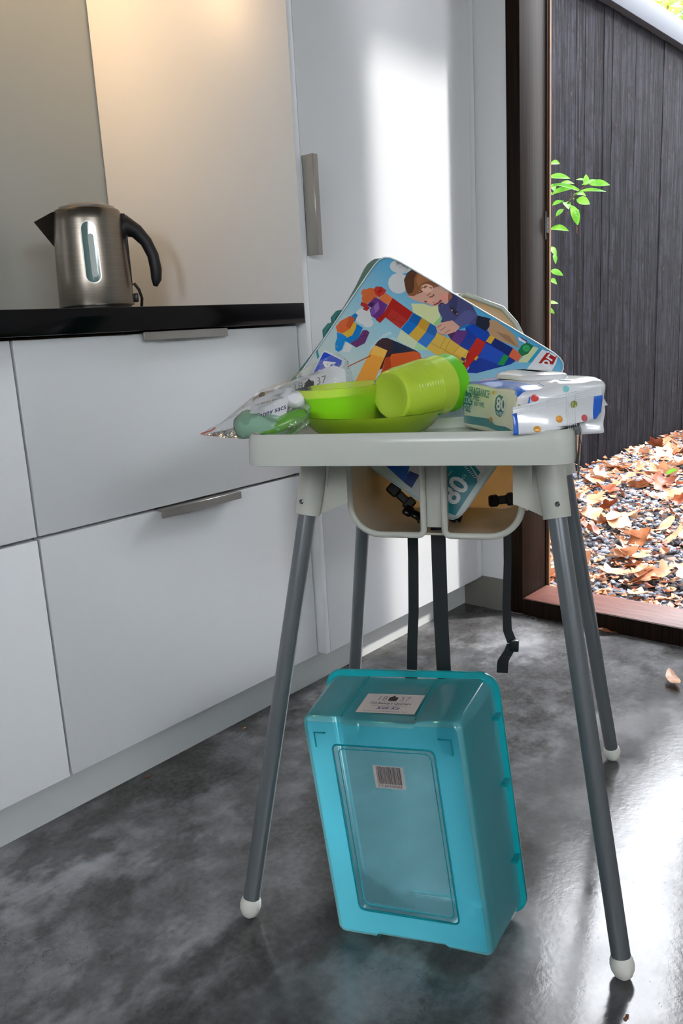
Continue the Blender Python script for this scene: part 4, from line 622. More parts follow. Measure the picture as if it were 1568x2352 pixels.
# ------------------------------------------------------------------ things on the tray
def on_chair(name, label, cat, a, b, z, rz=0.0, group=None): return thing(name, label, cat, CHM @ Vector((a, b, z)), CH_RZ + rz, group)
def bowl_prof(rt, rb, hgt, th, foot=.0):
    o = [(0, 0), (rb * .85, 0), (rb, .002), (rb + (rt - rb) * .35, hgt * .30), (rb + (rt - rb) * .75, hgt * .68), (rt, hgt)]
    i = [(rt - th, hgt + .0003), (rb + (rt - rb) * .75 - th, hgt * .68), (rb + (rt - rb) * .35 - th, hgt * .32), (rb - th, .003 + th), (rb * .8, .002 + th), (0, .002 + th)]
    return o + i
TZ = .7285
PA, PB = -.060, -.214
for nm, z, mt, lab, rt in (('plate', TZ, 'lime', "lime-green child's plate under the bowl, the bottom one of two nested plates", .0965), ('plate', TZ + .0024, 'grn', "bright green child's plate nested inside the lime-green plate", .0905)):
    p = on_chair(nm, lab, 'plate', PA, PB, z, 0, 'nested plates on the tray')
    h_ = .0285 if mt == 'lime' else .0225
    lathe('dish', bowl_prof(rt, .072 if mt == 'lime' else .0695, h_, .0016), MT[mt], p, 64, skin=(5, MT['skin']))
for nm, mt, lab, rt, rb, h_, dz in (('bowl', 'lime', "lime-green child's bowl on the left of the plate, the outer of two nested bowls", .0640, .047, .0515, 0), ('bowl', 'grn', "bright green child's bowl nested inside the lime-green bowl", .0605, .0445, .0385, .0026)):
    p = on_chair(nm, lab, 'bowl', -.0945, -.222, TZ + .0125 + dz, 0, 'nested bowls on the plate')
    p.rotation_euler = (0.0, math.radians(-2.2), CH_RZ)
    lathe('vessel', bowl_prof(rt, rb, h_, .0015), MT[mt], p, 64, skin=(5, MT['skin']))
# two cups lying on their side, one pushed into the other
def place_cup(off, mt, lab, ribs):
    ax = (Vector((0.647688,-0.759994,-0.053929)) * .70 + Vector((0.734465,0.641621,-0.221096)) * .70 + Vector((0, 0, .245))).normalized()
    base = CHM @ Vector((-.0225, -.265, .7805)) + ax * off
    q = ax.to_track_quat('Z', 'Y').to_matrix().to_4x4(); q.translation = base
    p = thing('cup', lab, 'cup', M=q, group='nested cups lying on the plate')
    o = [(0, .0015), (.018, .0015), (.021, 0), (.0285, 0), (.0315, .003)]
    n = 11
    for k in range(n):
        z0 = .016 + k * .0046; r0 = .0318 + z0 * .083
        if ribs: o += [(r0, z0), (r0 + .0009, z0 + .0014), (r0 + .0009, z0 + .003), (r0 - .0001, z0 + .0036)]
    o += [(.0318 + .086 * .083, .086), (.0318 + .091 * .083, .091)]
    i = [(r - .0016, z) for r, z in ((.0318 + .0912 * .083, .0912), (.0318 + .05 * .083, .05), (.0318 + .01 * .083, .01), (.026, .004))] + [(0, .004)]
    lathe('beaker', o + i, MT[mt], p, 56, skin=(len(o) - 1, MT['skin'])); return p
place_cup(0, 'limecup', 'lime-green ribbed cup lying on its side across the plate', True)
place_cup(.0215, 'grn', 'bright green cup pushed inside the lying lime-green cup, its rim sticking out', False)
def spoon(lab, a, b, z, rz, mt, ln):
    p = on_chair('spoon', lab, 'spoon', a, b, z, rz, None)
    vs, fs = [], []
    st = [(-.012, .0025, .0), (-.006, .010, -.0012), (.006, .0145, -.002), (.02, .0125, -.0015), (.03, .006, .001), (.045, .004, .0035), (ln * .7, .005, .005), (ln, .0065, .006), (ln + .004, .004, .006)]
    for x, hw, z_ in st:
        for yy in (-1, -.5, 0, .5, 1): vs.append((x, hw * yy, z_ + .002 * abs(yy) ** 2 + .003))
        for yy in (1, .5, 0, -.5, -1): vs.append((x, hw * yy, z_ + .002 * abs(yy) ** 2 + .0012))
    for k in range(len(st) - 1):
        for j in range(10): fs.append((k * 10 + j, k * 10 + (j + 1) % 10, k * 10 + 10 + (j + 1) % 10, k * 10 + 10 + j))
    fs += [tuple(range(10)), tuple(range(len(vs) - 10, len(vs)))]
    from_data('scoop', vs, fs, MT[mt], p, True, 60, fixn=True)
spoon('clear green plastic spoon lying in the plate beside the bowl', -.046, -.268, TZ + .0145, .5, 'dgrn', .085)
spoon('pale spoon tip showing in the plate under the cups', .000, -.235, TZ + .0125, 2.2, 'lid', .08)

# wipes pack (x along the sealed end, y along the text side away from the seal, z up)
PK = json.loads('[["side",1,[40,120,132],[[-0.016,0.0133],[0.0265,0.0165],[0.0531,0.017],[0.0907,0.0186],[0.1084,0.0129],[0.1368,0.0134],[0.1505,0.0113],[0.1504,0.0059],[0.1197,0.0057],[0.0842,0.0074],[0.0494,0.0064],[-0.002,0.0045]]],["side",1,[30,112,128],[[0.0021,0.0461],[0.0112,0.0519],[0.0229,0.0461],[0.0347,0.0456],[0.0391,0.0343],[0.0318,0.0208],[0.0165,0.0222],[0.0009,0.0248],[-0.0038,0.0351]]],["side",1,[30,112,128],[[0.1122,0.0458],[0.1209,0.0499],[0.1307,0.0476],[0.136,0.0381],[0.133,0.0284],[0.1245,0.0235],[0.1145,0.0256],[0.1096,0.0348]]],["side",1,[150,170,110],[[0.0305,0.0553],[0.0299,0.0537],[0.0285,0.0524],[0.0266,0.0516],[0.0245,0.0514],[0.0226,0.052],[0.0214,0.0532],[0.021,0.0548],[0.0215,0.0564],[0.0229,0.0577],[0.0249,0.0585],[0.027,0.0586],[0.0288,0.058],[0.0301,0.0568]]],["side",1,[205,115,85],[[0.089,0.0575],[0.0884,0.0562],[0.0869,0.0551],[0.0847,0.0543],[0.0822,0.0542],[0.08,0.0547],[0.0785,0.0556],[0.078,0.0569],[0.0786,0.0583],[0.0802,0.0594],[0.0824,0.0602],[0.0849,0.0603],[0.087,0.0598],[0.0885,0.0588]]],["side",1,[222,178,62],[[0.1087,0.0539],[0.1082,0.052],[0.1069,0.0504],[0.1052,0.0495],[0.1032,0.0493],[0.1015,0.0501],[0.1003,0.0515],[0.0999,0.0534],[0.1004,0.0553],[0.1017,0.0568],[0.1035,0.0578],[0.1054,0.0579],[0.1071,0.0572],[0.1083,0.0557]]],["side",1,[205,150,50],[[0.1027,0.0191],[0.102,0.0178],[0.1004,0.0168],[0.0979,0.016],[0.0953,0.0157],[0.0929,0.016],[0.0912,0.0168],[0.0907,0.0179],[0.0913,0.0192],[0.093,0.0203],[0.0955,0.021],[0.0981,0.0213],[0.1005,0.021],[0.1021,0.0202]]],["end",1,[190,45,40],[[0.026,0.0487],[0.0256,0.0468],[0.0243,0.0454],[0.0224,0.0447],[0.0203,0.0449],[0.0184,0.0458],[0.0171,0.0474],[0.0166,0.0493],[0.0171,0.0512],[0.0184,0.0526],[0.0203,0.0533],[0.0224,0.0531],[0.0243,0.0522],[0.0256,0.0506]]],["end",1,[110,180,178],[[0.0655,0.0544],[0.065,0.0528],[0.0639,0.0515],[0.0621,0.0509],[0.0602,0.051],[0.0585,0.0519],[0.0573,0.0533],[0.0569,0.055],[0.0573,0.0567],[0.0585,0.058],[0.0602,0.0586],[0.0621,0.0585],[0.0638,0.0576],[0.065,0.0561]]],["end",1,[120,135,50],[[0.0051,0.0413],[0.0048,0.0406],[0.0039,0.04],[0.0027,0.0397],[0.0014,0.0398],[0.0002,0.0403],[-0.0006,0.041],[-0.0009,0.0418],[-0.0006,0.0425],[0.0003,0.0431],[0.0015,0.0434],[0.0028,0.0433],[0.004,0.0428],[0.0048,0.0421]]],["end",1,[190,45,40],[[-0.0074,0.0494],[-0.0077,0.0477],[-0.0084,0.0464],[-0.0094,0.0458],[-0.0105,0.0459],[-0.0114,0.0467],[-0.0121,0.048],[-0.0123,0.0497],[-0.0121,0.0514],[-0.0114,0.0527],[-0.0104,0.0533],[-0.0093,0.0532],[-0.0083,0.0524],[-0.0077,0.0511]]],["end",1,[40,95,190],[[0.0139,0.0507],[0.0157,0.0514],[0.0155,0.0398],[0.013,0.0399]]],["end",1,[40,95,190],[[-0.0125,0.0599],[0.0115,0.0616],[0.0114,0.0559],[-0.0064,0.0527]]],["end",1,[20,48,118],[[0.0338,0.0663],[0.0327,0.0651],[0.0298,0.0642],[0.0256,0.064],[0.0209,0.0643],[0.0167,0.0651],[0.0138,0.0664],[0.0127,0.0677],[0.0138,0.0689],[0.0167,0.0697],[0.0209,0.07],[0.0256,0.0697],[0.0298,0.0688],[0.0327,0.0676]]],["end",1,[45,100,120],[[0.0592,0.0688],[0.0588,0.068],[0.0578,0.0674],[0.0564,0.0672],[0.0549,0.0673],[0.0535,0.0677],[0.0525,0.0684],[0.0521,0.0692],[0.0525,0.07],[0.0534,0.0706],[0.0549,0.0708],[0.0564,0.0707],[0.0578,0.0703],[0.0588,0.0696]]],["end",1,[215,150,50],[[0.0569,0.0772],[0.0565,0.0768],[0.0554,0.0766],[0.0539,0.0765],[0.0523,0.0766],[0.0508,0.0769],[0.0497,0.0773],[0.0493,0.0777],[0.0497,0.078],[0.0507,0.0783],[0.0522,0.0784],[0.0539,0.0783],[0.0554,0.078],[0.0565,0.0776]]],["end",1,[30,90,170],[[0.0389,0.0676],[0.0379,0.0669],[0.0364,0.0673],[0.0364,0.0683],[0.0379,0.0684]]],["end",1,[30,90,170],[[0.0393,0.0642],[0.0383,0.0635],[0.0368,0.0639],[0.0368,0.0648],[0.0383,0.065]]],["end",1,[30,90,170],[[0.0283,0.0702],[0.0274,0.0696],[0.0258,0.0699],[0.0258,0.0709],[0.0274,0.0711]]],["end",1,[30,90,170],[[0.0376,0.07],[0.0367,0.0693],[0.0352,0.0697],[0.0351,0.0706],[0.0367,0.0708]]],["end",1,[45,105,190],[[0.0594,0.074],[0.0809,0.0728],[0.0784,0.0703],[0.0701,0.0689],[0.0619,0.0714]]],["fin",1,[40,95,190],[[-0.0112,0.0328],[-0.0064,0.0333],[-0.006,0.0092],[-0.012,0.0095]]],["fin",1,[40,95,190],[[0.0865,0.0458],[0.0983,0.0465],[0.0989,0.0272],[0.0919,0.0193],[0.0885,0.019]]],["fin",1,[215,150,50],[[0.02,0.0137],[0.0195,0.0121],[0.0183,0.0109],[0.0165,0.0103],[0.0145,0.0104],[0.0127,0.0113],[0.0115,0.0127],[0.0111,0.0144],[0.0115,0.016],[0.0128,0.0172],[0.0145,0.0178],[0.0165,0.0176],[0.0183,0.0167],[0.0195,0.0153]]],["fin",1,[215,150,50],[[0.0474,0.0228],[0.047,0.021],[0.0458,0.0197],[0.0441,0.019],[0.0422,0.0192],[0.0405,0.0201],[0.0393,0.0216],[0.0389,0.0234],[0.0393,0.0252],[0.0405,0.0265],[0.0422,0.0272],[0.0441,0.027],[0.0458,0.0261],[0.047,0.0246]]],["fin",1,[190,85,90],[[0.0803,0.0214],[0.0799,0.0196],[0.0787,0.0183],[0.0771,0.0177],[0.0752,0.0178],[0.0735,0.0187],[0.0724,0.0202],[0.0719,0.022],[0.0723,0.0237],[0.0735,0.025],[0.0751,0.0257],[0.077,0.0255],[0.0787,0.0246],[0.0798,0.0231]]],["fin",1,[130,140,45],[[0.0659,0.0385],[0.0655,0.0366],[0.0642,0.0352],[0.0623,0.0345],[0.0602,0.0347],[0.0582,0.0356],[0.0569,0.0372],[0.0564,0.0392],[0.0569,0.041],[0.0582,0.0424],[0.0601,0.0431],[0.0622,0.0429],[0.0641,0.042],[0.0655,0.0404]]],["fin",1,[215,150,50],[[0.0331,0.0101],[0.0328,0.0095],[0.0321,0.0091],[0.031,0.0089],[0.0298,0.009],[0.0287,0.0094],[0.0279,0.0099],[0.0276,0.0105],[0.0279,0.0111],[0.0287,0.0115],[0.0298,0.0117],[0.031,0.0116],[0.0321,0.0112],[0.0328,0.0107]]],["fin",1,[70,140,190],[[0.047,0.0139],[0.048,0.0184],[0.0471,0.0186],[0.0461,0.0141]]],["fin",1,[70,140,190],[[0.0498,0.0146],[0.0507,0.0194],[0.0499,0.0196],[0.0489,0.0148]]],["fin",1,[70,140,190],[[0.0525,0.0153],[0.0535,0.0203],[0.0526,0.0205],[0.0516,0.0155]]],["fin",1,[70,140,190],[[0.0553,0.016],[0.0562,0.0212],[0.0554,0.0214],[0.0544,0.0162]]]]'); FIN = json.loads('[[-0.0106,0.04],[0.0088,0.0436],[0.0285,0.0481],[0.0619,0.0532],[0.0965,0.0573],[0.099,0.0375],[0.0993,0.0271],[0.0927,0.019],[0.0623,0.0162],[0.0322,0.0095],[-0.0048,0.0089],[-0.0121,0.0091]]'); PT = json.loads('{"fr":[0.0312,0.0425],"fre":[0.0415,0.0364],"bw":[0.0439,0.0315],"e80":[0.1133,0.0333],"w":[0.1151,0.0263],"ti":[0.0025,0.0342],"on":[0.0105,0.0263]}')
pk = on_chair('wipes_pack', 'white dotted pack of baby wipes with blue corners on the right of the tray', 'wipes', .138, -.318, .7295, math.radians(30))
WX, LY, HZ = .112, .165, .0575
def pk_side(s, z, l):
    y = LY - s; k = min(1, max(0, z / HZ)); return Vector((-.0006 - l - .002 * math.sin(k * PI) - .0008 * math.sin(s * 70), y, z))
bm = bmesh.new(); nx, ny, nz_ = 14, 20, 8
def pkp(x, y, z):
    # x,y,z in [-1,1]: rounded, slightly slumped block
    px_, py_, pz_ = WX / 2 * (1 + x), LY / 2 * (1 + y), HZ / 2 * (1 + z)
    def rnd(v, h, r): return v
    return Vector((px_, py_, pz_))
def soft(v, r=.006):
    lo_ = Vector((r, r, r * .5)); hi_ = Vector((WX - r, LY - r, HZ - r)); q = Vector((min(max(v.x, lo_.x), hi_.x), min(max(v.y, lo_.y), hi_.y), min(max(v.z, lo_.z), hi_.z))); d = v - q
    if d.length > 1e-9 and d.length > r: d = d.normalized() * r
    o = q + d
    if o.z > HZ * .5:
        f = (o.z / HZ - .5) * 2; bx = math.sin(PI * o.x / WX); by = math.sin(PI * min(1, max(0, o.y / LY)))
        o.z += .0065 * f * o.x / WX; o.z += .004 * f * max(0, bx) ** .7 * max(0, by) ** .5 + .0009 * math.sin(o.x * 120 + o.y * 60) * f
        o.z -= .004 * f * max(0, 1 - o.y / .02) 
    o.y += (.0022 * math.sin(o.x * 95) + .0018 * math.sin(o.z * 210 + o.x * 50)) * max(0, 1 - o.y / .03) * max(0, min(1, o.x / .02))
    o.x -= (.002 * math.sin(PI * o.z / HZ) + .0008 * math.sin((LY - o.y) * 70)) * max(0, 1 - o.x / .01)
    return o
vs, fs, fm = [], [], []
def face_grid(fn, na, nb, mi):
    n = len(vs)
    for i in range(na + 1):
        for j in range(nb + 1): vs.append(soft(fn(i / na, j / nb)))
    for i in range(na):
        for j in range(nb): fs.append((n + i * (nb + 1) + j, n + (i + 1) * (nb + 1) + j, n + (i + 1) * (nb + 1) + j + 1, n + i * (nb + 1) + j + 1)); fm.append(mi)
face_grid(lambda a, b: Vector((0, a * LY, b * HZ)), 40, 14, 1); face_grid(lambda a, b: Vector((WX, a * LY, b * HZ)), 40, 14, 0)
face_grid(lambda a, b: Vector((a * WX, 0, b * HZ)), 30, 14, 0); face_grid(lambda a, b: Vector((a * WX, LY, b * HZ)), 30, 14, 0)
face_grid(lambda a, b: Vector((a * WX, b * LY, HZ)), 30, 40, 0); face_grid(lambda a, b: Vector((a * WX, b * LY, 0)), 30, 40, 0)
bm.free(); me = bpy.data.meshes.new('wrapper'); me.from_pydata([tuple(q) for q in vs], [], fs); me.polygons.foreach_set('material_index', fm)
bm = bmesh.new(); bm.from_mesh(me); bmesh.ops.remove_doubles(bm, verts=bm.verts, dist=1e-5); bmesh.ops.recalc_face_normals(bm, faces=bm.faces); bm.to_mesh(me); bm.free()
finish('wrapper', me, [MT['packwhite'], MT['packside']], pk, True)
def pk_F(plane):
    if plane == 'side': return lambda s, z, l: soft(Vector((0, LY - s, min(HZ - .004, max(.001, z))))) + Vector((-.0007 - l, 0, 0))
    def end(x, z, l):
        e_ = z - (HZ - .003) - .0055 * x / WX
        if e_ <= 0: return soft(Vector((x, 0, max(.001, z)))) + Vector((0, -.0008 - l, 0))
        return soft(Vector((min(WX - .001, x), e_ * 1.4, HZ))) + Vector((0, -.0004, .0007 + l))
    if plane == 'end': return end
    if plane == 'top': return lambda x, y, l: soft(Vector((min(WX - .001, max(.001, x)), max(.001, y), HZ))) + Vector((0, 0, .0008 + l))
def fin_off(x, z): return -.0135 - .004 * math.sin(x * 34) - .0022 * math.sin(z * 120 + x * 20) - .02 * max(0, x - .085) 
sheets = {}
for plane in ('side', 'end', 'top'):
    S_ = Sheet(pk_F(plane), .008)
    for pl_, layer, colr, pts in PK:
        if pl_ == plane: S_.poly(pts, printed(colr, 1.35), layer)
    if plane == 'side':
        dk = printed((40, 125, 130), 1.2); wh = printed((225, 235, 225), 1.3)
        S_.text('FRAGRANCE', (PT['fr'][0] + .028, PT['fr'][1] + .006), (1, 0), (0, 1), .0138, dk, 2, .0003, .78)
        S_.text('FREE', (PT['fre'][0] + .009, PT['fre'][1] + .005), (1, 0), (0, 1), .011, dk, 2, .0003, .75)
        S_.text('BABY WIPES', (PT['bw'][0] + .016, PT['bw'][1] + .002), (1, 0), (0, 1), .0085, dk, 2, .0001, .68)
        S_.text('80', (PT['e80'][0] + .014, PT['e80'][1] + .005), (1, 0), (0, 1), .021, wh, 3, .0004, 1.15)
        S_.text('WIPES', (PT['w'][0] + .011, PT['w'][1] + .001), (1, 0), (0, 1), .007, wh, 3, 0, 1.1)
        S_.text('little', (PT['ti'][0] + .018, PT['ti'][1] + .004), (1, .0), (0, 1), .017, wh, 3, .0, 1.1, .25)
        S_.text('one', (PT['on'][0] + .014, PT['on'][1] + .002), (1, .0), (0, 1), .017, wh, 3, .0, 1.1, .25)
    if plane == 'top':
        S_.poly([(.001, .002), (.030, .002), (.026, .05), (.014, .09), (.010, .162), (.001, .162)], printed((45, 105, 190), 1.3), 1)
    S_.build({'side': 'side_print', 'end': 'end_print', 'top': 'top_print'}[plane], pk)
# sealed fin across the end
S_ = Sheet(lambda x, z, l: Vector((x, fin_off(x, z) - l, z)), .006, .0003)
S_.poly(FIN, MT['packwhite'], 0)
for pl_, layer, colr, pts in PK:
    if pl_ == 'fin': S_.poly(pts, printed(colr, 1.35), layer)
# crimp lines: along the cut edge and down the lengthwise seam
top = FIN[:5]
for k in range(4):
    for a, b in zip(top, top[1:]): 
        o_ = .0022 + k * .0022; S_.poly([(a[0], a[1] - o_), (b[0], b[1] - o_), (b[0], b[1] - o_ - .0007), (a[0], a[1] - o_ - .0007)], printed((200, 205, 208), 1.3), 1)
for k in range(5):
    x_ = .0505 + k * .0028; S_.poly([(x_, .0515 + k * .0006), (x_ + .0009, .0515 + k * .0006), (x_ + .0035, .008 + k * .0005), (x_ + .0026, .008 + k * .0005)], printed((200, 205, 205), 1.3), 1)
fo = S_.build('end_seal', pk)
md = fo.modifiers.new('thickness', 'SOLIDIFY'); md.thickness = .0008; md.offset = -1
# web of wrapper from the block to the seal
vs = []; fs = []
for k in range(13):
    x = .002 + k * .0088; zz = .012 + .022 * k / 12
    vs += [Vector((x, .001, zz + .010)), Vector((x, fin_off(x, zz) * .55, zz + .003)), Vector((x, fin_off(x, zz), zz))]
for k in range(12):
    for j in range(2): fs.append((k * 3 + j, k * 3 + 3 + j, k * 3 + 4 + j, k * 3 + 1 + j))
w_ = from_data('seal_fold', vs, fs, MT['packwhite'], pk, True); md = w_.modifiers.new('thickness', 'SOLIDIFY'); md.thickness = .0008
# flip lid
bm = bmesh.new(); prev = None
for ins, z in ((0, 0), (.0005, .003), (.003, .0055), (.008, .0068), (.018, .0085), (.026, .0088)):
    rg = [bm.verts.new((x, y, z)) for x, y in rrect(-.032 + ins, -.058 + ins, .032 - ins, .058 - ins, max(.012, .03 - ins), 7)]
    if prev: [bm.faces.new((prev[k], prev[(k + 1) % len(rg)], rg[(k + 1) % len(rg)], rg[k])) for k in range(len(rg))]
    else: bm.faces.new(rg)
    prev = rg
bm.faces.new(prev); bmesh.ops.transform(bm, matrix=Matrix.Translation((WX / 2 + .006, .092, HZ + .0062)), verts=bm.verts)
from_bm('flip_lid', bm, MT['lid'], pk, True, 60)

# clear film bag lying under the wipes and hanging over the tray's right edge
fb = on_chair('film_bag', 'crumpled clear plastic bag hanging over the right edge of the tray', 'plastic bag', .195, -.27, .743)
vs, fs = [], []; path = [(-.02, .0012), (.0, .0012), (.0105, .0010), (.0125, -.006), (.0118, -.02), (.0108, -.035), (.0102, -.05), (.0098, -.062)]
for i, (x, z) in enumerate(path):
    for j in range(10): vs.append((x + .0012 * math.sin(j * 1.7 + i) * (1 if i > 2 else .1), -.045 + j * .0095 * (1 - i * .05), z + (.0007 * math.sin(j * 2.1) if i < 3 else 0)))
for i in range(len(path) - 1):
    for j in range(9): fs.append((i * 10 + j, i * 10 + j + 1, i * 10 + 11 + j, i * 10 + 10 + j))
f_ = from_data('film_sheet', vs, fs, MT['film2'], fb, True); md = f_.modifiers.new('thickness', 'SOLIDIFY'); md.thickness = .0003

# two clear zip bags on the left of the tray
def pillow(name, outline, hgt, mat, parent, seed, wob, nr=10, base=0.0, M=None):
    rnd = random.Random(seed); n = len(outline); cx_ = sum(p[0] for p in outline) / n; cy_ = sum(p[1] for p in outline) / n
    vs, fs = [], []; ph = [rnd.uniform(0, 6) for _ in range(6)]
    def wv(x, y): return (math.sin(x * 120 + ph[0]) * math.sin(y * 95 + ph[1]) + .6 * math.sin(x * 230 + y * 170 + ph[2]) + .5 * math.sin(y * 310 - x * 120 + ph[3])) * wob
    for side in (1, -1):
        for j in range(nr + 1):
            k = j / nr
            for p in outline:
                x = cx_ + (p[0] - cx_) * k; y = cy_ + (p[1] - cy_) * k
                z = (hgt * (1 - k ** 2.2) + wv(x, y) * (1 - k ** 4)) if side > 0 else -.0004 - .3 * hgt * base * (1 - k ** 2.2)
                q = Vector((x, y, z)); vs.append(M @ q if M else q)
        o_ = 0 if side > 0 else (nr + 1) * n
        for j in range(nr):
            for q in range(n):
                f = (o_ + j * n + q, o_ + j * n + (q + 1) % n, o_ + (j + 1) * n + (q + 1) % n, o_ + (j + 1) * n + q)
                fs.append(f if side > 0 else tuple(reversed(f)))
    return from_data(name, vs, fs, mat, parent, True, 70)
def dense(poly, step=.006):
    o = []
    for a, b in zip(poly, poly[1:] + poly[:1]):
        d = math.hypot(b[0] - a[0], b[1] - a[1]); k = max(1, int(d / step)); o += [(a[0] + (b[0] - a[0]) * i / k, a[1] + (b[1] - a[1]) * i / k) for i in range(k)]
    return o
# the bag leans: its plane rises from the tray edge at the left up against the bowl and the toy bag
z1 = on_chair('zip_bag', 'clear zip bag of pale green nappy sacks drooping over the left end of the tray', 'plastic bag', -.19, -.27, .7425)
xa = Vector((.93, .05, .25)).normalized(); ya = Vector((-.20, .50, .78)); ya = (ya - xa * ya.dot(xa)).normalized(); za = xa.cross(ya)
Mz = Matrix((xa, ya, za)).transposed().to_4x4(); Mz.translation = Vector((0, -.012, .002))
out1 = [(-.092, .020), (-.060, .028), (-.030, .042), (.004, .058), (.040, .060), (.066, .048), (.070, .020), (.066, -.012), (.045, -.022), (.0, -.012), (-.030, -.006), (-.055, .004)]
# tip of the bag droops past the tray
def roll(name, mat, parent, pts, rr, seed, M):
    rnd = random.Random(seed); vs, fs = tube_data([M @ Vector(p) for p in pts], rr, 26, True, .8)
    vs = [v + Vector((rnd.uniform(-1, 1), rnd.uniform(-1, 1), rnd.uniform(-1, 1))) * .0011 for v in vs]; return from_data(name, vs, fs, mat, parent, True, fixn=True)
pillow('film', dense(out1), .0165, MT['film'], z1, 3, .0016, 12, 1.6, Mz)
def lerp_pts(a, b, n): return [tuple(a[i] + (b[i] - a[i]) * k / n for i in range(3)) for k in range(n + 1)]
roll('nappy_sack_roll', MT['sack'], z1, lerp_pts((-.038, .020, -.002), (.036, -.004, -.002), 10), [.010, .017, .020, .0195, .021, .020, .019, .0195, .018, .015, .009], 5, Mz)
roll('nappy_sack_fold', MT['limesack'], z1, lerp_pts((-.002, -.008, .003), (.062, .004, -.001), 8), [.005, .009, .011, .0115, .012, .012, .0115, .010, .006], 6, Mz)
roll('white_sack_roll', MT['paper'], z1, lerp_pts((.036, .030, .0), (.062, .024, .0), 6), [.006, .010, .012, .012, .012, .010, .006], 8, Mz)
S_ = Sheet(lambda a, b, l: Mz @ Vector((a, b, max(.001, .0128 * (1 - ((a - .004) / .078) ** 2 - ((b - .022) / .046) ** 2)) + l)), .01, .0003)
S_.poly([(-.014, .008), (.038, .004), (.050, .042), (-.002, .050)], MT['paper'], 0)
S_.text("Old Bishop's Quarters", (.018, .029), (1, 0), (0, 1), .0044, MT['grey_ink'], 1, 0, 1, .1); S_.text('Nappy sacs', (.017, .013), (1, .08), (-.05, 1), .0098, MT['blue_ink'], 1, .0001, 1, .25)
S_.poly([(.004, .040), (.012, .040), (.0125, .045), (.010, .0475), (.008, .0465), (.006, .048), (.0035, .045)], MT['grey_ink'], 1)
S_.build('paper_label', z1)
tube('zip_strip', [Mz @ Vector(p) for p in ((-.090, .0205, .0006), (-.075, .020, .001), (-.0675, .0225, .0012))], .0011, printed((205, 95, 70), 1.2), z1, 8)
# second bag behind with a printed card in it
z2 = on_chair('zip_bag', 'clear zip bag with a white card marked 1837, behind the lime bowl', 'plastic bag', -.168, -.125, .7500)
xb = Vector((.97, .05, .20)).normalized(); yb = Vector((-.12, .45, .86)); yb = (yb - xb * yb.dot(xb)).normalized(); zb_ = xb.cross(yb)
My = Matrix((xb, yb, zb_)).transposed().to_4x4(); My.translation = Vector((0, -.005, .0115))
out2 = [(-.066, .034), (-.040, .050), (.0, .062), (.045, .070), (.060, .050), (.062, .012), (.055, -.010), (-.050, -.008), (-.062, .010)]
pillow('film', dense(out2), .007, MT['film'], z2, 11, .0018, 12, 1.2, My)
S_ = Sheet(lambda a, b, l: My @ Vector((a, b, .0015 + l)), .01, .0003)
S_.poly([(-.060, -.004), (.052, -.004), (.052, .040), (.036, .051), (-.060, .040)], MT['paper'], 0)
S_.text('18', (-.0225, .0305), (1, .02), (0, 1), .017, MT['grey_ink'], 1, -.0002, 1.0); S_.text('37', (.0145, .0315), (1, .02), (0, 1), .017, MT['grey_ink'], 1, -.0002, 1.0)
CROWN = [(-.0058, -.0055), (.0058, -.0055), (.0072, .001), (.0060, .0042), (.0036, .0038), (.0020, .0058), (.0009, .0058), (.0006, .0085), (-.0006, .0085), (-.0009, .0056), (-.0022, .0062), (-.0038, .0036), (-.0060, .0040), (-.0072, .0010)]
S_.poly([(-.004 + x, .031 + y) for x, y in CROWN], MT['ink'], 1)
S_.build('printed_card', z2)

# ------------------------------------------------------------------ turquoise storage box standing on its side (x across the base, y into the box, z up the base)
bA = Vector((.274762, -.961512, 0)); bK = Vector((.950807, .271703, -.148809)); bU = Vector((-.143082, -.040887, .988866))
Mx = Matrix((bA, bK, bU)).transposed().to_4x4(); Mx.translation = Vector((.761525, .715995, .0012))
bx = thing('storage_box', 'empty translucent turquoise storage box stood on its side under the high chair', 'storage box', M=Mx)
BXW, BXH, BXD, OV = .2343, .3417, .1242, .0113
def notch_rect(x0, z0, x1, z1, r, nd, n=6):
    """rounded rectangle whose two short walls step in between two ribs"""
    w = x1 - x0; na, nb = x0 + w * .265, x0 + w * .725; p = []
    def arc(cx_, cz_, a0):
        for k in range(n + 1): th = a0 + k / n * PI / 2; p.append((cx_ + r * math.cos(th), cz_ + r * math.sin(th)))
    arc(x1 - r, z1 - r, 0)
    p.extend([(nb + .003, z1), (nb - .001, z1 - nd), (na + .001, z1 - nd), (na - .003, z1)])
    arc(x0 + r, z1 - r, PI / 2); arc(x0 + r, z0 + r, PI)
    p.extend([(na - .003, z0), (na + .001, z0 + nd), (nb - .001, z0 + nd), (nb + .003, z0)])
    arc(x1 - r, z0 + r, 1.5 * PI)
    return p
def ring(y, ins, r, nd): return [Vector((a, y, b)) for a, b in notch_rect(-ins, -ins, BXW + ins, BXH + ins, r, nd)]
outer = [ring(.0, -.007, .006, .0035), ring(.0015, -.0025, .009, .0042), ring(.006, .0, .012, .0045)] + [ring(.006 + .112 * k / 5, OV * .92 * k / 5, .013 + .006 * k / 5, .0045 * (1 - .6 * k / 5)) for k in range(1, 6)]
TH = .0016
inner = [ring(.118, OV * .92 - TH, .017, .0018)] + [ring(.006 + .112 * k / 5, OV * .92 * k / 5 - TH, .012 + .006 * k / 5, .0045 * (1 - .6 * k / 5)) for k in (4, 3, 2, 1)] + [ring(.007, -TH, .011, .0045), ring(.003, -.004, .008, .0042), ring(TH, -.0085, .005, .0035)]
bm = bmesh.new(); rv = [[bm.verts.new(p) for p in rg] for rg in outer + inner]
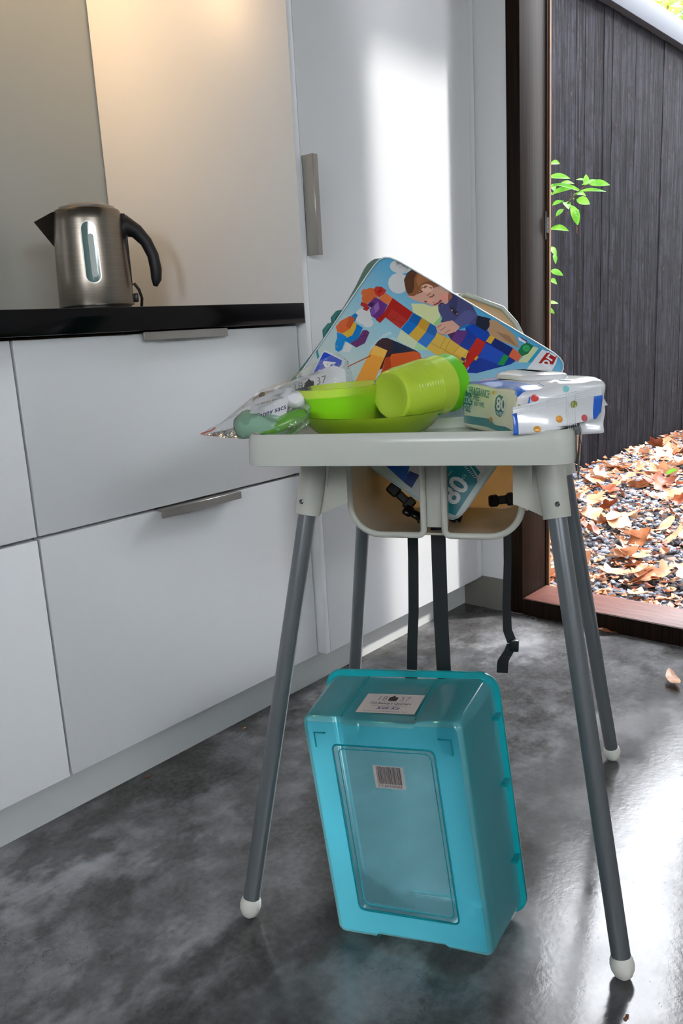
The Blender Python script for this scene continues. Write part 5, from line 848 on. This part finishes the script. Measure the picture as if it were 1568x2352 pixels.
for a, b in zip(rv, rv[1:]):
    for k in range(len(a)): bm.faces.new((a[k], a[(k + 1) % len(a)], b[(k + 1) % len(a)], b[k])).material_index = 1 if a is rv[len(outer) - 1] or a in rv[len(outer):] else 0
from_bm('side_walls', bm, [MT['boxwall'], MT['skin']], bx, True, 50)
# base ring and the clear panel inside it
WX0, WX1, WZ0, WZ1 = .043, .1905, .0455, .3000
def win(ins, y, r=.008): return [Vector((a, y, b)) for a, b in rrect(WX0 + ins, WZ0 + ins, WX1 - ins, WZ1 - ins, r, 6)]
def stitch(bm, A, B):
    """face between two loops of different counts"""
    es = [bm.edges.get((A[k], A[(k + 1) % len(A)])) or bm.edges.new((A[k], A[(k + 1) % len(A)])) for k in range(len(A))] + [bm.edges.get((B[k], B[(k + 1) % len(B)])) or bm.edges.new((B[k], B[(k + 1) % len(B)])) for k in range(len(B))]
    bmesh.ops.bridge_loops(bm, edges=es)
bm = bmesh.new()
for y_, i_ in ((.0, -.0072), (TH, -.0078)):
    A = [bm.verts.new(p) for p in ring(y_, i_, .0058, .0035)]; B = [bm.verts.new(p) for p in win(.0, y_)]
    r_ = bmesh.ops.triangle_fill(bm, use_beauty=True, edges=[bm.edges.new((A[k], A[(k + 1) % len(A)])) for k in range(len(A))] + [bm.edges.new((B[k], B[(k + 1) % len(B)])) for k in range(len(B))])
    for f in r_['geom']:
        if isinstance(f, bmesh.types.BMFace): f.material_index = 0 if y_ == 0 else 1
from_bm('base_border', bm, [MT['box'], MT['skin']], bx, False, normals=True)
bm = bmesh.new(); A = [bm.verts.new(p) for p in win(.0, .0021)]; bm.faces.new(A); B = [bm.verts.new(p) for p in win(.0, .0035)]; bm.faces.new(list(reversed(B)))
for k in range(len(A)): bm.faces.new((A[k], A[(k + 1) % len(A)], B[(k + 1) % len(A)], B[k]))
from_bm('base_panel', bm, MT['boxclear'], bx)['label'] = 'clear centre panel of the base'
lp = win(-.001, -.0002); tube('panel_ridge', lp + [lp[0]], .0013, MT['boxrim'], bx, 8)
lp = win(.006, .0024); tube('panel_ridge', lp + [lp[0]], .0007, MT['boxrim'], bx, 6)
for cx_, cz_, sx1, sz1 in ((.017, .318, 1, -1), (BXW - .017, .318, -1, -1)):
    tube('corner_mark', [(cx_ + sx1 * .018, -.0004, cz_), (cx_, -.0004, cz_), (cx_, -.0004, cz_ + sz1 * .022)], .0011, MT['boxrim'], bx, 8)
# rolled rim
rim = [(.1175, OV * .92 - .0002), (.1185, OV + .004), (.1195, OV + .0068), (.123, OV + .0075), (.1262, OV + .0068), (.1275, OV + .004), (.1275, OV - .0015), (.1262, OV - .0022), (.1195, OV - .0018)]
def rr_ring(y, ins): return [Vector((a, y, b)) for a, b in rrect(-ins, -ins, BXW + ins, BXH + ins, .024 + (ins - OV) * .6, 10)]
bm = bmesh.new(); rv = [[bm.verts.new(p) for p in rr_ring(y, i)] for y, i in rim]; rv.append(rv[0])
for a, b in zip(rv, rv[1:]):
    for k in range(len(a)): bm.faces.new((a[k], a[(k + 1) % len(a)], b[(k + 1) % len(a)], b[k]))
from_bm('rim', bm, MT['boxrim'], bx, True, 45)['label'] = 'darker turquoise rolled rim'
for z_ in (.08, .20, .30): box('rim_rib', (BXW + OV - .004, .100, z_ - .002), (BXW + OV + .006, .122, z_ + .002), MT['boxrim'], bx)
for x_, s_ in ((BXW * .265, 1), (BXW * .725, 1)):
    for zz, oo in ((BXH, 1), (0, -1)):
        tube('wall_rib', [(x_, .004, zz + oo * .0008), (x_ - .0015, .06, zz + oo * (OV * .5)), (x_ - .003, .116, zz + oo * (OV * .95))], .0012, MT['boxrim'], bx, 8)
# stickers
def topw(a, d): return Vector((a, d, BXH + OV * .92 * (d - .006) / .112 - .0043 + .0045 * .6 * (d - .006) / .112 * .9))
S_ = Sheet(lambda a, d, l: topw(a, d) + Vector((0, 0, .0008 + l)), .05, .0002)
x0, x1, d0, d1 = .0745, .1615, .0225, .0715; xm = (x0 + x1) / 2
stk = plain('greyish_label_paper', rgb(196, 186, 182), .55); S_.poly([(x0, d0), (x1, d0), (x1, d1), (x0, d1)], stk, 0)  # label paper in one even greyish beige
S_.text('18', (xm - .0165, d1 - .0125), (1, 0), (0, 1), .0165, MT['grey_ink'], 1, -.0002); S_.text('37', (xm + .0175, d1 - .0125), (1, 0), (0, 1), .0165, MT['grey_ink'], 1, -.0002)
S_.poly([(xm + x, d1 - .0125 + y) for x, y in CROWN], MT['ink'], 1)
S_.text("Old Bishop's Quarters", (xm, d1 - .0245), (1, 0), (0, 1), .0066, MT['ink'], 1, .0001, 1.02)
for dd_ in (.0198, .0288): S_.poly([(xm - .026, d1 - dd_), (xm + .026, d1 - dd_), (xm + .026, d1 - dd_ - .0003), (xm - .026, d1 - dd_ - .0003)], MT['grey_ink'], 1)
S_.text('Kids Kit', (xm, d1 - .0365), (1, 0), (.0, 1), .0098, MT['blue_ink'], 1, .0001, 1.05, .45)
S_.text('Fitzroy Place Sandy Bay Tasmania 7005 Australia', (xm, d1 - .0312), (1, 0), (0, 1), .0027, MT['ink'], 1); S_.text('Splendid Luxury at the Bottom of the World', (xm - .001, d1 - .0445), (1, 0), (0, 1), .0036, MT['grey_ink'], 1, 0, 1, .25)
S_.build('paper_sticker', bx, False)['label'] = "paper sticker reading 1837 Old Bishop's Quarters, Kids Kit"
S_ = Sheet(lambda a, b, l: Vector((a, .0014 - l, b)), .05, .0003)
x0, x1, zz0, zz1 = .0985, .1425, .2400, .2730
S_.poly([(x0, zz0), (x1, zz0), (x1, zz1), (x0, zz1)], stk, 0)
rb = random.Random(4); x = x0 + .0045
while x < x1 - .004:
    w_ = rb.choice((.0004, .0004, .0007, .0010)); S_.poly([(x, zz0 + .0065), (x + w_, zz0 + .0065), (x + w_, zz1 - .001), (x, zz1 - .001)], MT['ink'], 1); x += w_ + rb.choice((.0004, .0006, .0009))
S_.text('9 316414 004255', ((x0 + x1) / 2, zz0 + .0032), (1, 0), (0, 1), .0052, MT['ink'], 1, .0, .95)
S_.build('barcode_sticker', bx, False)['label'] = 'small barcode sticker'

# ------------------------------------------------------------------ outside
fr_ = thing('timber_fence', 'tall fence of dark charred vertical boards with grey capping, beyond the gravel', 'fence', (2.3, 2.0, 0))
bm = bmesh.new(); rb = random.Random(2); x = 0
while x < 9.5:
    w_ = .11; j = rb.uniform(-.003, .003); g_ = rb.choice((.0006, .0006, .0015, .004)); bm_box(bm, (x + g_, j, -.02), (x + w_ - .0003, j + .02, 2.44)); x += w_
from_bm('board_panel', bm, MT['fence'], fr_)
box('capping', (-.02, -.045, 2.44), (9.6, .06, 2.575), MT['cap'], fr_, .004)
# gravel
rb = random.Random(5); ico = bmesh.new(); bmesh.ops.create_icosphere(ico, subdivisions=1, radius=1); iv = [v.co.copy() for v in ico.verts]; iff = [[v.index for v in f.verts] for f in ico.faces]; ico.free()
vs, fs = [], []
for k in range(9500):
    x = 2.275 + 4.9 * rb.random() ** 1.35; y = rb.uniform(.35, 1.985); r = rb.uniform(.007, .017) * (1 if x < 4 else 1.5)
    q = Matrix.Rotation(rb.uniform(0, 6), 3, 'Z') @ Matrix.Rotation(rb.uniform(-.5, .5), 3, 'X'); n = len(vs); z = rb.uniform(-.012, .004)
    for p in iv: vs.append(Vector((x, y, z)) + q @ Vector((p.x * r * 1.15 * rb.uniform(.8, 1.2), p.y * r * rb.uniform(.75, 1.1), p.z * r * .7)))
    fs += [tuple(i + n for i in f) for f in iff]
g = from_data('gravel', vs, fs, MT['gravel']); tag(g, 'dark blue-grey gravel bed between the door sill and the fence', 'gravel'); g['kind'] = 'stuff'
# fallen leaves
def leaf_shape(kind, rnd):
    if kind == 0:      # lobed plane-tree leaf
        pts = []; lob = [(0, 1.0), (.55, .62), (.95, .98), (1.45, .55), (1.95, .80), (2.55, .36)]
        half = []
        for a, r in lob: half.append((a, r * rnd.uniform(.9, 1.08)))
        seq = half + [(2 * PI - a, r * rnd.uniform(.9, 1.05)) for a, r in reversed(half[1:])]
        dens = []
        for (a0, r0), (a1, r1) in zip(seq, seq[1:] + [(2 * PI + seq[0][0], seq[0][1])]):
            for k in range(3): f = k / 3; rr_ = r0 + (r1 - r0) * f; dens.append((a0 + (a1 - a0) * f, rr_ * (1 + rnd.uniform(-.06, .06))))
        pts = [(r * math.sin(a), r * math.cos(a)) for a, r in dens]
    else:              # plain oval leaf
        pts = []
        for k in range(18):
            a = 2 * PI * k / 18; pts.append((.42 * math.sin(a) * (1 - .25 * math.cos(a)), math.cos(a)))
    return pts
def leaf_mesh(nm, kind, seed, mat, curl):
    rnd = random.Random(seed); pts = leaf_shape(kind, rnd); n = len(pts); vs = []
    ph = rnd.uniform(0, 6)
    def hz(x, y): return curl * (.30 * x * x + .12 * y * y + .10 * math.sin(3 * x + ph) + .12 * math.sin(4 * y + ph * 2) * abs(x))
    for k_ in (1, .66, .33):
        for x, y in pts: vs.append((x * k_ * .05, y * k_ * .05, hz(x * k_, y * k_) * .05))
    vs.append((0, 0, hz(0, 0) * .05)); fs = []
    for j in range(2):
        for i in range(n): fs.append((j * n + i, j * n + (i + 1) % n, (j + 1) * n + (i + 1) % n, (j + 1) * n + i))
    for i in range(n): fs.append((2 * n + i, 2 * n + (i + 1) % n, 3 * n))
    st, sf = tube_data([(0, -.02, hz(0, -.4) * .05 + .0005), (.002, -.055, .002), (.008, -.085, .004)], [.0009, .0008, .0006], 5)
    o_ = len(vs); vs += [tuple(p) for p in st]; fs += [tuple(q + o_ for q in f) for f in sf]
    me = bpy.data.meshes.new(nm); me.from_pydata(vs, [], fs); me.materials.append(mat); me.polygons.foreach_set('use_smooth', [True] * len(fs)); return me
LM = [leaf_mesh('dry_leaf', 0, 1, MT['dry0'], 1.2), leaf_mesh('dry_leaf', 0, 2, MT['dry0'], .8), leaf_mesh('dry_leaf', 0, 3, MT['dry1'], 1.5), leaf_mesh('dry_leaf', 1, 4, MT['dry0'], 1.4), leaf_mesh('dry_leaf', 1, 5, MT['dry1'], 2.0), leaf_mesh('dry_leaf', 0, 6, MT['dry2'], 1.6)]
rb = random.Random(12)
def put_leaf(me, loc, rot, s, label, group=None, nm='dry_leaf'):
    o = bpy.data.objects.new(nm, me); COL.objects.link(o); o.location = loc; o.rotation_euler = rot; o.scale = (s, s, s); return tag(o, label, 'leaf', group)
for k in range(285):
    x = 2.33 + 4.3 * rb.random() ** 1.25; y = rb.uniform(.45, 1.93); me = rb.choice((LM[0], LM[0], LM[0], LM[1], LM[1], LM[1], LM[2], LM[3], LM[3], LM[4], LM[5]))
    if x < 2.52 and y < .9: x += .3
    put_leaf(me, (x, y, rb.uniform(.016, .03)), (rb.gauss(0, .3), rb.gauss(0, .3), rb.uniform(0, 6.3)), rb.uniform(.85, 1.6) * (1.0 if x < 4 else 1.3), 'curled brown dry leaf fallen on the dark gravel outside', 'dry leaves scattered over the gravel')
put_leaf(LM[1], (2.62, .80, .032), (.1, -.12, 1.1), 1.75, 'large pale tan lobed leaf on the gravel just beyond the door sill')
put_leaf(LM[5], (2.95, 1.29, .04), (.5, .2, .4), 1.2, 'dark red-brown curled leaf on the gravel, right of the chair leg')
gm = leaf_mesh('green_leaf', 1, 9, MT['green'], 1.0); put_leaf(gm, (4.2, 1.43, .05), (.3, .2, 1.9), 1.3, 'single green leaf among the brown ones on the gravel', None, 'green_leaf')
# small litter between the leaves
vs, fs, fm = [], [], []
for k in range(5200):
    x = 2.29 + 4.6 * rb.random() ** 1.3; y = rb.uniform(.4, 1.98); s = rb.uniform(.006, .022) * (1 if x < 4 else 1.4); a = rb.uniform(0, 6.3); z = rb.uniform(.008, .022); n = len(vs)
    ca, sa = math.cos(a), math.sin(a)
    for px_, py_ in ((-1, -.2), (-.2, -.55), (.9, -.3), (1, .25), (.1, .6), (-.8, .35)): vs.append((x + (px_ * ca - py_ * sa) * s, y + (px_ * sa + py_ * ca) * s, z + rb.uniform(-.3, .5) * s))
    fs += [(n, n + 1, n + 2, n + 5), (n + 2, n + 3, n + 4, n + 5)]; m_ = rb.choice((0, 0, 1, 1, 2)); fm += [m_, m_]
g = from_data('leaf_litter', vs, fs, [MT['dry0'], MT['dry1'], MT['dry2']], fm=fm); tag(g, 'broken bits of dry leaf strewn through the gravel', 'leaf litter'); g['kind'] = 'stuff'
# two leaves and crumbs indoors
put_leaf(LM[4], (2.075, .872, .0095), (.25, -.2, .5), .62, 'small brown leaf on the concrete against the door sill')
put_leaf(LM[3], (1.862, .616, .009), (.1, .1, -1.0), .70, 'pale dry leaf lying on the concrete floor near the right edge of the picture')
def crumb(lab, loc, s, mat):
    bm = bmesh.new(); rr_ = random.Random(lab)
    for k in range(3):
        rq = bmesh.ops.create_icosphere(bm, subdivisions=1, radius=s * rr_.uniform(.5, 1)); 
        for v in rq['verts']: v.co = Vector((v.co.x * rr_.uniform(.8, 1.2) + (k - 1) * s * .8, v.co.y + rr_.uniform(-.3, .3) * s, abs(v.co.z) * .6))
    o = from_bm('leaf_crumb', bm, mat); o.location = loc; tag(o, lab, 'crumb')
crumb('brown crumb on the floor beside the plinth, left of the near chair leg', (1.118, 1.302, .0002), .0042, MT['dry1'])
crumb('dark crumb on the floor along the plinth at the left', (.862, 1.312, .0002), .0034, MT['dry2'])
crumb('tan leaf crumb on the bright floor at the bottom right, by the front chair foot', (.8655, .3265, .0002), .0045, MT['dry1'])
# shrub beside the door
LV = json.loads('[[[1.2301,1.2788],[1.1675,1.2678],0.022],[[1.2513,1.2776],[1.2517,1.3136],0.0176],[[1.2489,1.2773],[1.2163,1.2915],0.011],[[1.2753,1.298],[1.2596,1.2957],0.0079],[[1.2726,1.2636],[1.3707,1.2989],0.0141],[[1.3261,1.296],[1.2935,1.29],0.0115],[[1.3706,1.2684],[1.2968,1.2776],0.0185],[[1.2582,1.2594],[1.1855,1.2507],0.0115],[[1.2773,1.2557],[1.2357,1.2415],0.0159],[[1.2917,1.2533],[1.2701,1.2547],0.0088],[[1.2868,1.2398],[1.2449,1.2201],0.0273],[[1.3101,1.2429],[1.2877,1.239],0.0115],[[1.3307,1.2378],[1.2972,1.2074],0.0247],[[1.2939,1.2213],[1.288,1.1585],0.0264],[[1.2865,1.2095],[1.2703,1.1786],0.0141],[[1.3232,1.212],[1.3513,1.1927],0.015],[[1.3833,1.3247],[1.316,1.3117],0.0203],[[1.3909,1.3713],[1.3525,1.3631],0.0203],[[1.383,1.1551],[1.298,1.1378],0.0247],[[1.3831,1.2349],[1.3381,1.2422],0.015],[[1.3829,1.0968],[1.3437,1.0594],0.0176],[[1.3624,1.0701],[1.3486,1.036],0.0132],[[1.3853,1.0178],[1.3414,0.9975],0.0185],[[1.3852,0.9881],[1.3483,0.968],0.0159],[[1.3851,0.9074],[1.3532,0.9033],0.0123],[[1.3825,0.8947],[1.3623,0.8691],0.0132],[[1.3857,1.2858],[1.3433,1.2894],0.0141],[[1.3908,1.3018],[1.3556,1.2707],0.0176],[[1.3907,1.2667],[1.3506,1.2613],0.0159]]'); ST = json.loads('[[1.3906,1.1604],[1.3703,1.1759],[1.3503,1.1956],[1.3256,1.2145],[1.31,1.2307],[1.2917,1.249],[1.2678,1.265],[1.2489,1.2773],[1.2278,1.2793]]')
sh = thing('shrub', 'glossy green-leaved shrub reaching out from behind the door post', 'shrub', (2.75, 1.55, 0))
vs, fs = [], []; rb = random.Random(3)
for (b, tp, w_) in LV:
    B_ = Vector((rb.uniform(-.03, .03), b[0] - 1.55, b[1])); T_ = Vector((rb.uniform(-.03, .03), tp[0] - 1.55, tp[1])); d = T_ - B_; ln = d.length; d.normalize()
    face = Vector((-.75, -.45, rb.uniform(.2, .6))); sd_ = d.cross(face).normalized(); up_ = sd_.cross(d).normalized(); n = len(vs); N_ = 8
    for i in range(N_ + 1):
        f = i / N_; hw = w_ * .62 * math.sin(PI * min(1, f ** .85)) ** .8 * .9 if 0 < i < N_ else .0006
        c_ = B_ + d * ln * f + up_ * (.10 * ln * math.sin(PI * f))
        vs += [c_ - sd_ * hw + up_ * hw * .25, c_, c_ + sd_ * hw + up_ * hw * .25]
    for i in range(N_):
        for j in range(2): fs.append((n + i * 3 + j, n + i * 3 + 3 + j, n + i * 3 + 4 + j, n + i * 3 + 1 + j))
# leaves of the body of the shrub, hidden behind the post from the photograph's side
for k in range(150):
    c_ = Vector((rb.uniform(-.18, .12), rb.uniform(.03, .36), rb.uniform(.25, 1.35))); a = rb.uniform(0, 6.3); d = Vector((math.cos(a), abs(math.sin(a)), rb.uniform(-.5, .5))).normalized(); sd_ = d.cross(Vector((0, 0, 1))).normalized(); ln = rb.uniform(.06, .1); w_ = ln * .36; n = len(vs)
    for f, h_ in ((0, .02), (.3, .9), (.6, .85), (1, .02)): vs += [c_ + d * ln * f - sd_ * w_ * h_ * .5, c_ + d * ln * f + sd_ * w_ * h_ * .5 + Vector((0, 0, .004))]
    for i in range(3): fs.append((n + i * 2, n + i * 2 + 1, n + i * 2 + 3, n + i * 2 + 2))
from_data('foliage', vs, fs, MT['green'], sh, True)
bm = bmesh.new()
def addtube(pts, rad, seg=7):
    v_, f_ = tube_data(pts, rad, seg); bv = [bm.verts.new(q) for q in v_]; [bm.faces.new([bv[i] for i in f]) for f in f_]
addtube([(-.02, .2, 0), (0, .18, .5), (.0, .14, .9), (0, .1, 1.3)], [.012, .01, .008, .004])
addtube([(0, .14, .95)] + [(0, p[0] - 1.55, p[1]) for p in ST], [.005] + [.0032] * (len(ST) - 1) + [.001])
from_bm('stem', bm, MT['bark'], sh, True)
# trees beyond the fence
def tree(lab, cx_, cy_, cz_, rx, ry, rz_, n, mats, seed, ls=.11):
    tr_ = thing('tree', lab, 'tree', (cx_, cy_, 0), 0, 'trees beyond the fence'); rnd = random.Random(seed); vs, fs, fm = [], [], []
    for k in range(n):
        while True:
            p = Vector((rnd.uniform(-1, 1), rnd.uniform(-1, 1), rnd.uniform(-1, 1)))
            if p.length < 1 and p.length > .25: break
        if math.sin(p.x * 6 + seed) * math.sin(p.y * 5) * math.sin(p.z * 7 + 1) < -.25: continue
        c_ = Vector((p.x * rx, p.y * ry, cz_ + p.z * rz_)); a = rnd.uniform(0, 6.3); d = Vector((math.cos(a), math.sin(a), rnd.uniform(-1, .3))).normalized(); sd_ = d.cross(Vector((rnd.uniform(-1, 1), rnd.uniform(-1, 1), 1))).normalized(); l_ = ls * rnd.uniform(.6, 1.3); i = len(vs)
        vs += [c_, c_ + d * l_ * .5 + sd_ * l_ * .3, c_ + d * l_, c_ + d * l_ * .5 - sd_ * l_ * .3]; fs.append((i, i + 1, i + 2, i + 3)); fm.append(rnd.choice((0, 0, 1)))
    from_data('crown', vs, fs, mats, tr_, fm=fm)
    bm = bmesh.new()
    v_, f_ = tube_data([(0, 0, 0), (.05, 0, cz_ * .5), (0, .05, cz_ + rz_ * .5)], [.14, .11, .04], 10); bv = [bm.verts.new(q) for q in v_]; [bm.faces.new([bv[q] for q in f]) for f in f_]
    for k in range(5):
        a = k * 1.3; v_, f_ = tube_data([(0, 0, cz_ - rz_ * .5 + k * .2), (math.cos(a) * rx * .4, math.sin(a) * ry * .4, cz_ + k * .2), (math.cos(a) * rx * .8, math.sin(a) * ry * .8, cz_ + rz_ * .3)], [.06, .04, .01], 7); bv = [bm.verts.new(q) for q in v_]; [bm.faces.new([bv[q] for q in f]) for f in f_]
    from_bm('trunk', bm, MT['bark'], tr_, True)
tree('yellow-green tree showing over the fence capping at the top right', 8.2, 3.9, 3.1, 1.8, 1.2, 1.25, 7000, [MT['canopy'], MT['canopy2']], 1)
tree('greener tree further off behind the yellow-green one', 12.5, 5.0, 3.9, 2.0, 1.5, 1.7, 5000, [MT['canopy2'], MT['canopy']], 2, .16)
